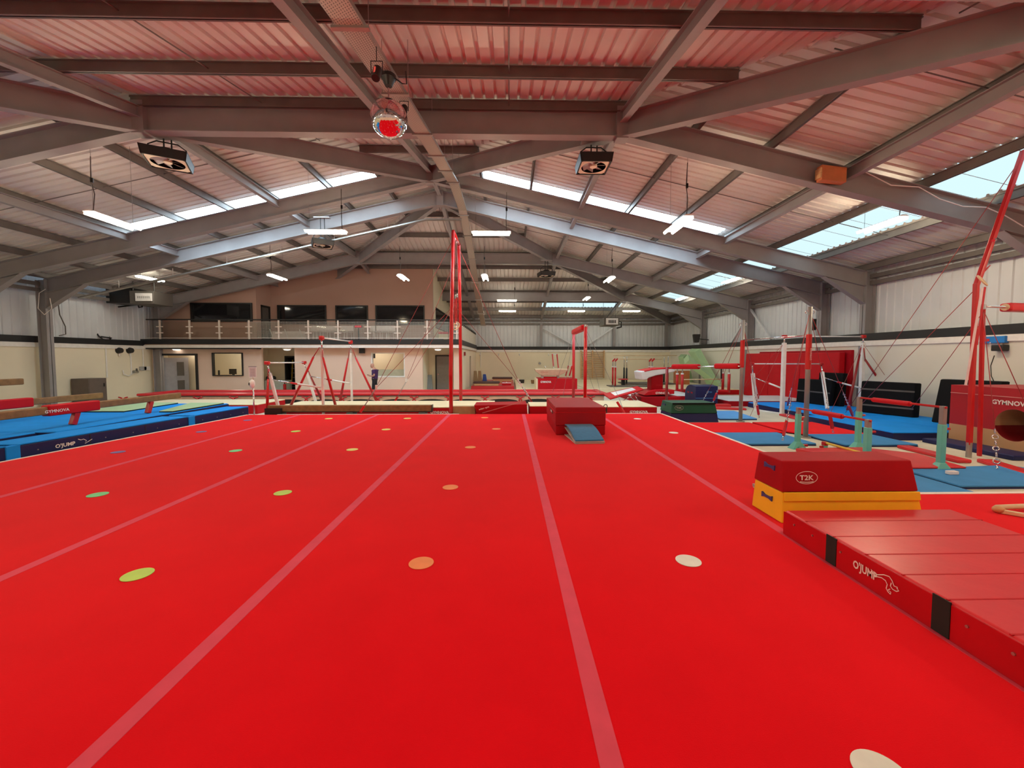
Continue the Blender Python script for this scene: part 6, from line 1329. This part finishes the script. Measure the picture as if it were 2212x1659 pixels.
# faces towards -x (left in the picture), head bowed
Vt = [J(.02, 0, .95), J(.03, 0, 1.12), J(.04, 0, 1.30), J(.02, 0, 1.42), J(-.02, 0, 1.50), J(-.07, 0, 1.60)]
Ed = [(0, 1), (1, 2), (2, 3), (3, 4), (4, 5)]; Ra = [(.15, .12), (.14, .11), (.155, .12), (.12, .08), .052, .06]
def add(v, r, a): Vt.append(v); Ra.append(r); Ed.append((a, len(Vt) - 1)); return len(Vt) - 1
for s in (-1, 1):
    hip = add(J(.02, s * .10, .88), .088, 0); kn = add(J(.0 + .03 * s, s * .11, .48), .060, hip); an = add(J(.05 + .03 * s, s * .11, .09), .042, kn); add(J(-.10 + .03 * s, s * .13, .035), .036, an)
    sh = add(J(.03, s * .18, 1.38), .062, 3); el = add(J(.07, s * .23, 1.10), .044, sh); wr = add(J(-.17, s * .13, 1.08), .030, el); pa = add(J(-.25, s * .10, 1.10), .030, wr)
    for f, (dy, dz, ln) in enumerate(((.035, .02, .065), (.015, .03, .08), (-.008, .028, .075), (-.028, .018, .06))): m1 = add(J(-.30, s * (.10 + dy * .8), 1.10 + dz), .010, pa); add(J(-.30 - ln * .5, s * (.085 + dy * .6), 1.10 + dz + .02), .008, m1)
    th = add(J(-.25, s * .065, 1.125), .011, pa); add(J(-.28, s * .05, 1.15), .009, th)
skin('body', Vt, Ed, Ra, SKIN, pe)
# head: lofted skull with face
hc_ = J(-.09, 0, 1.605); hd = MB(); n = 20; rows = [(-.125, .0, .03, .035), (-.11, -.03, .055, .052), (-.08, -.02, .078, .066), (-.04, -.005, .092, .074), (0, 0, .098, .077), (.04, .008, .100, .077), (.075, .012, .088, .068), (.10, .015, .062, .05), (.115, .018, .02, .02)]
rm = Matrix.Rotation(math.radians(-22), 3, 'Y'); vs = []
for z, xo, rx, ry in rows:
    for i in range(n):
        a = 2 * math.pi * i / n; x = xo + rx * math.cos(a); y = ry * math.sin(a)
        if math.cos(a) < -.9 and -.07 < z < .01: x -= .020 if z < -.01 else .008
        if math.cos(a) < -.7 and .0 <= z < .03: x += .006
        vs.append(hc_ + rm @ V((x, y, z)) * k)
hd.add(vs, [(j * n + i, j * n + (i + 1) % n, (j + 1) * n + (i + 1) % n, (j + 1) * n + i) for j in range(len(rows) - 1) for i in range(n)] + [tuple(range(n)), tuple(range((len(rows) - 1) * n, len(rows) * n))])
ho = hd.build('head', SKIN, pe, smooth=True); sm_ = ho.modifiers.new('sub', 'SUBSURF'); sm_.render_levels = 1; sm_.levels = 1
for s in (-1, 1):
    MB().ball(hc_ + rm @ V((.01, s * .079, -.01)) * k, (.022 * k, .012 * k, .034 * k), 10, 6).build('ear', SKIN, pe, smooth=True)
    MB().ball(hc_ + rm @ V((-.092, s * .032, .012)) * k, .011 * k, 10, 6).build('eye', BLACK, pe, smooth=True)
MB().ball(hc_ + rm @ V((-.088, 0, -.07)) * k, (.012 * k, .026 * k, .006 * k), 10, 6).build('mouth', mat('lip', (.42, .16, .14), .5), pe, smooth=True)
# clothes follow the body
tv = [J(.02, 0, .84), J(.03, 0, 1.12), J(.04, 0, 1.30), J(.02, 0, 1.45)]; te = [(0, 1), (1, 2), (2, 3)]; tr = [(.20, .17), (.19, .16), (.20, .17), (.15, .12)]
for s in (-1, 1):
    tv += [J(.03, s * .18, 1.385), J(.06, s * .225, 1.18)]; tr += [.088, .072]; n0 = len(tv); te += [(3, n0 - 2), (n0 - 2, n0 - 1)]
skin('shirt', tv, te, tr, mat('shirt_purple', (.055, .018, .10), .85), pe)
pv = [J(.02, 0, 1.06), J(.02, 0, .90)]; pe_ = [(0, 1)]; prd = [(.18, .15), (.18, .15)]
for s in (-1, 1):
    pv += [J(.02, s * .10, .84), J(.0 + .03 * s, s * .11, .48), J(.05 + .03 * s, s * .11, .10)]; prd += [.100, .075, .062]; n0 = len(pv); pe_ += [(1, n0 - 3), (n0 - 3, n0 - 2), (n0 - 2, n0 - 1)]
skin('trousers', pv, pe_, prd, mat('trousers_dark', (.014, .012, .018), .85), pe)
for s in (-1, 1): MB().ball(J(-.03 + .03 * s, s * .12, .04), (.15 * k, .05 * k, .045 * k), 14, 8).build('shoe', BLACK, pe, smooth=True)
one('phone', MB().obox(J(-.31, 0, 1.135), (.075 * k, .15 * k, .012), Matrix.Rotation(math.radians(35), 3, 'Y')), BLACK, 'dark phone held in both hands of the person', 'phone', tuple(J(-.31, 0, 1.13)))
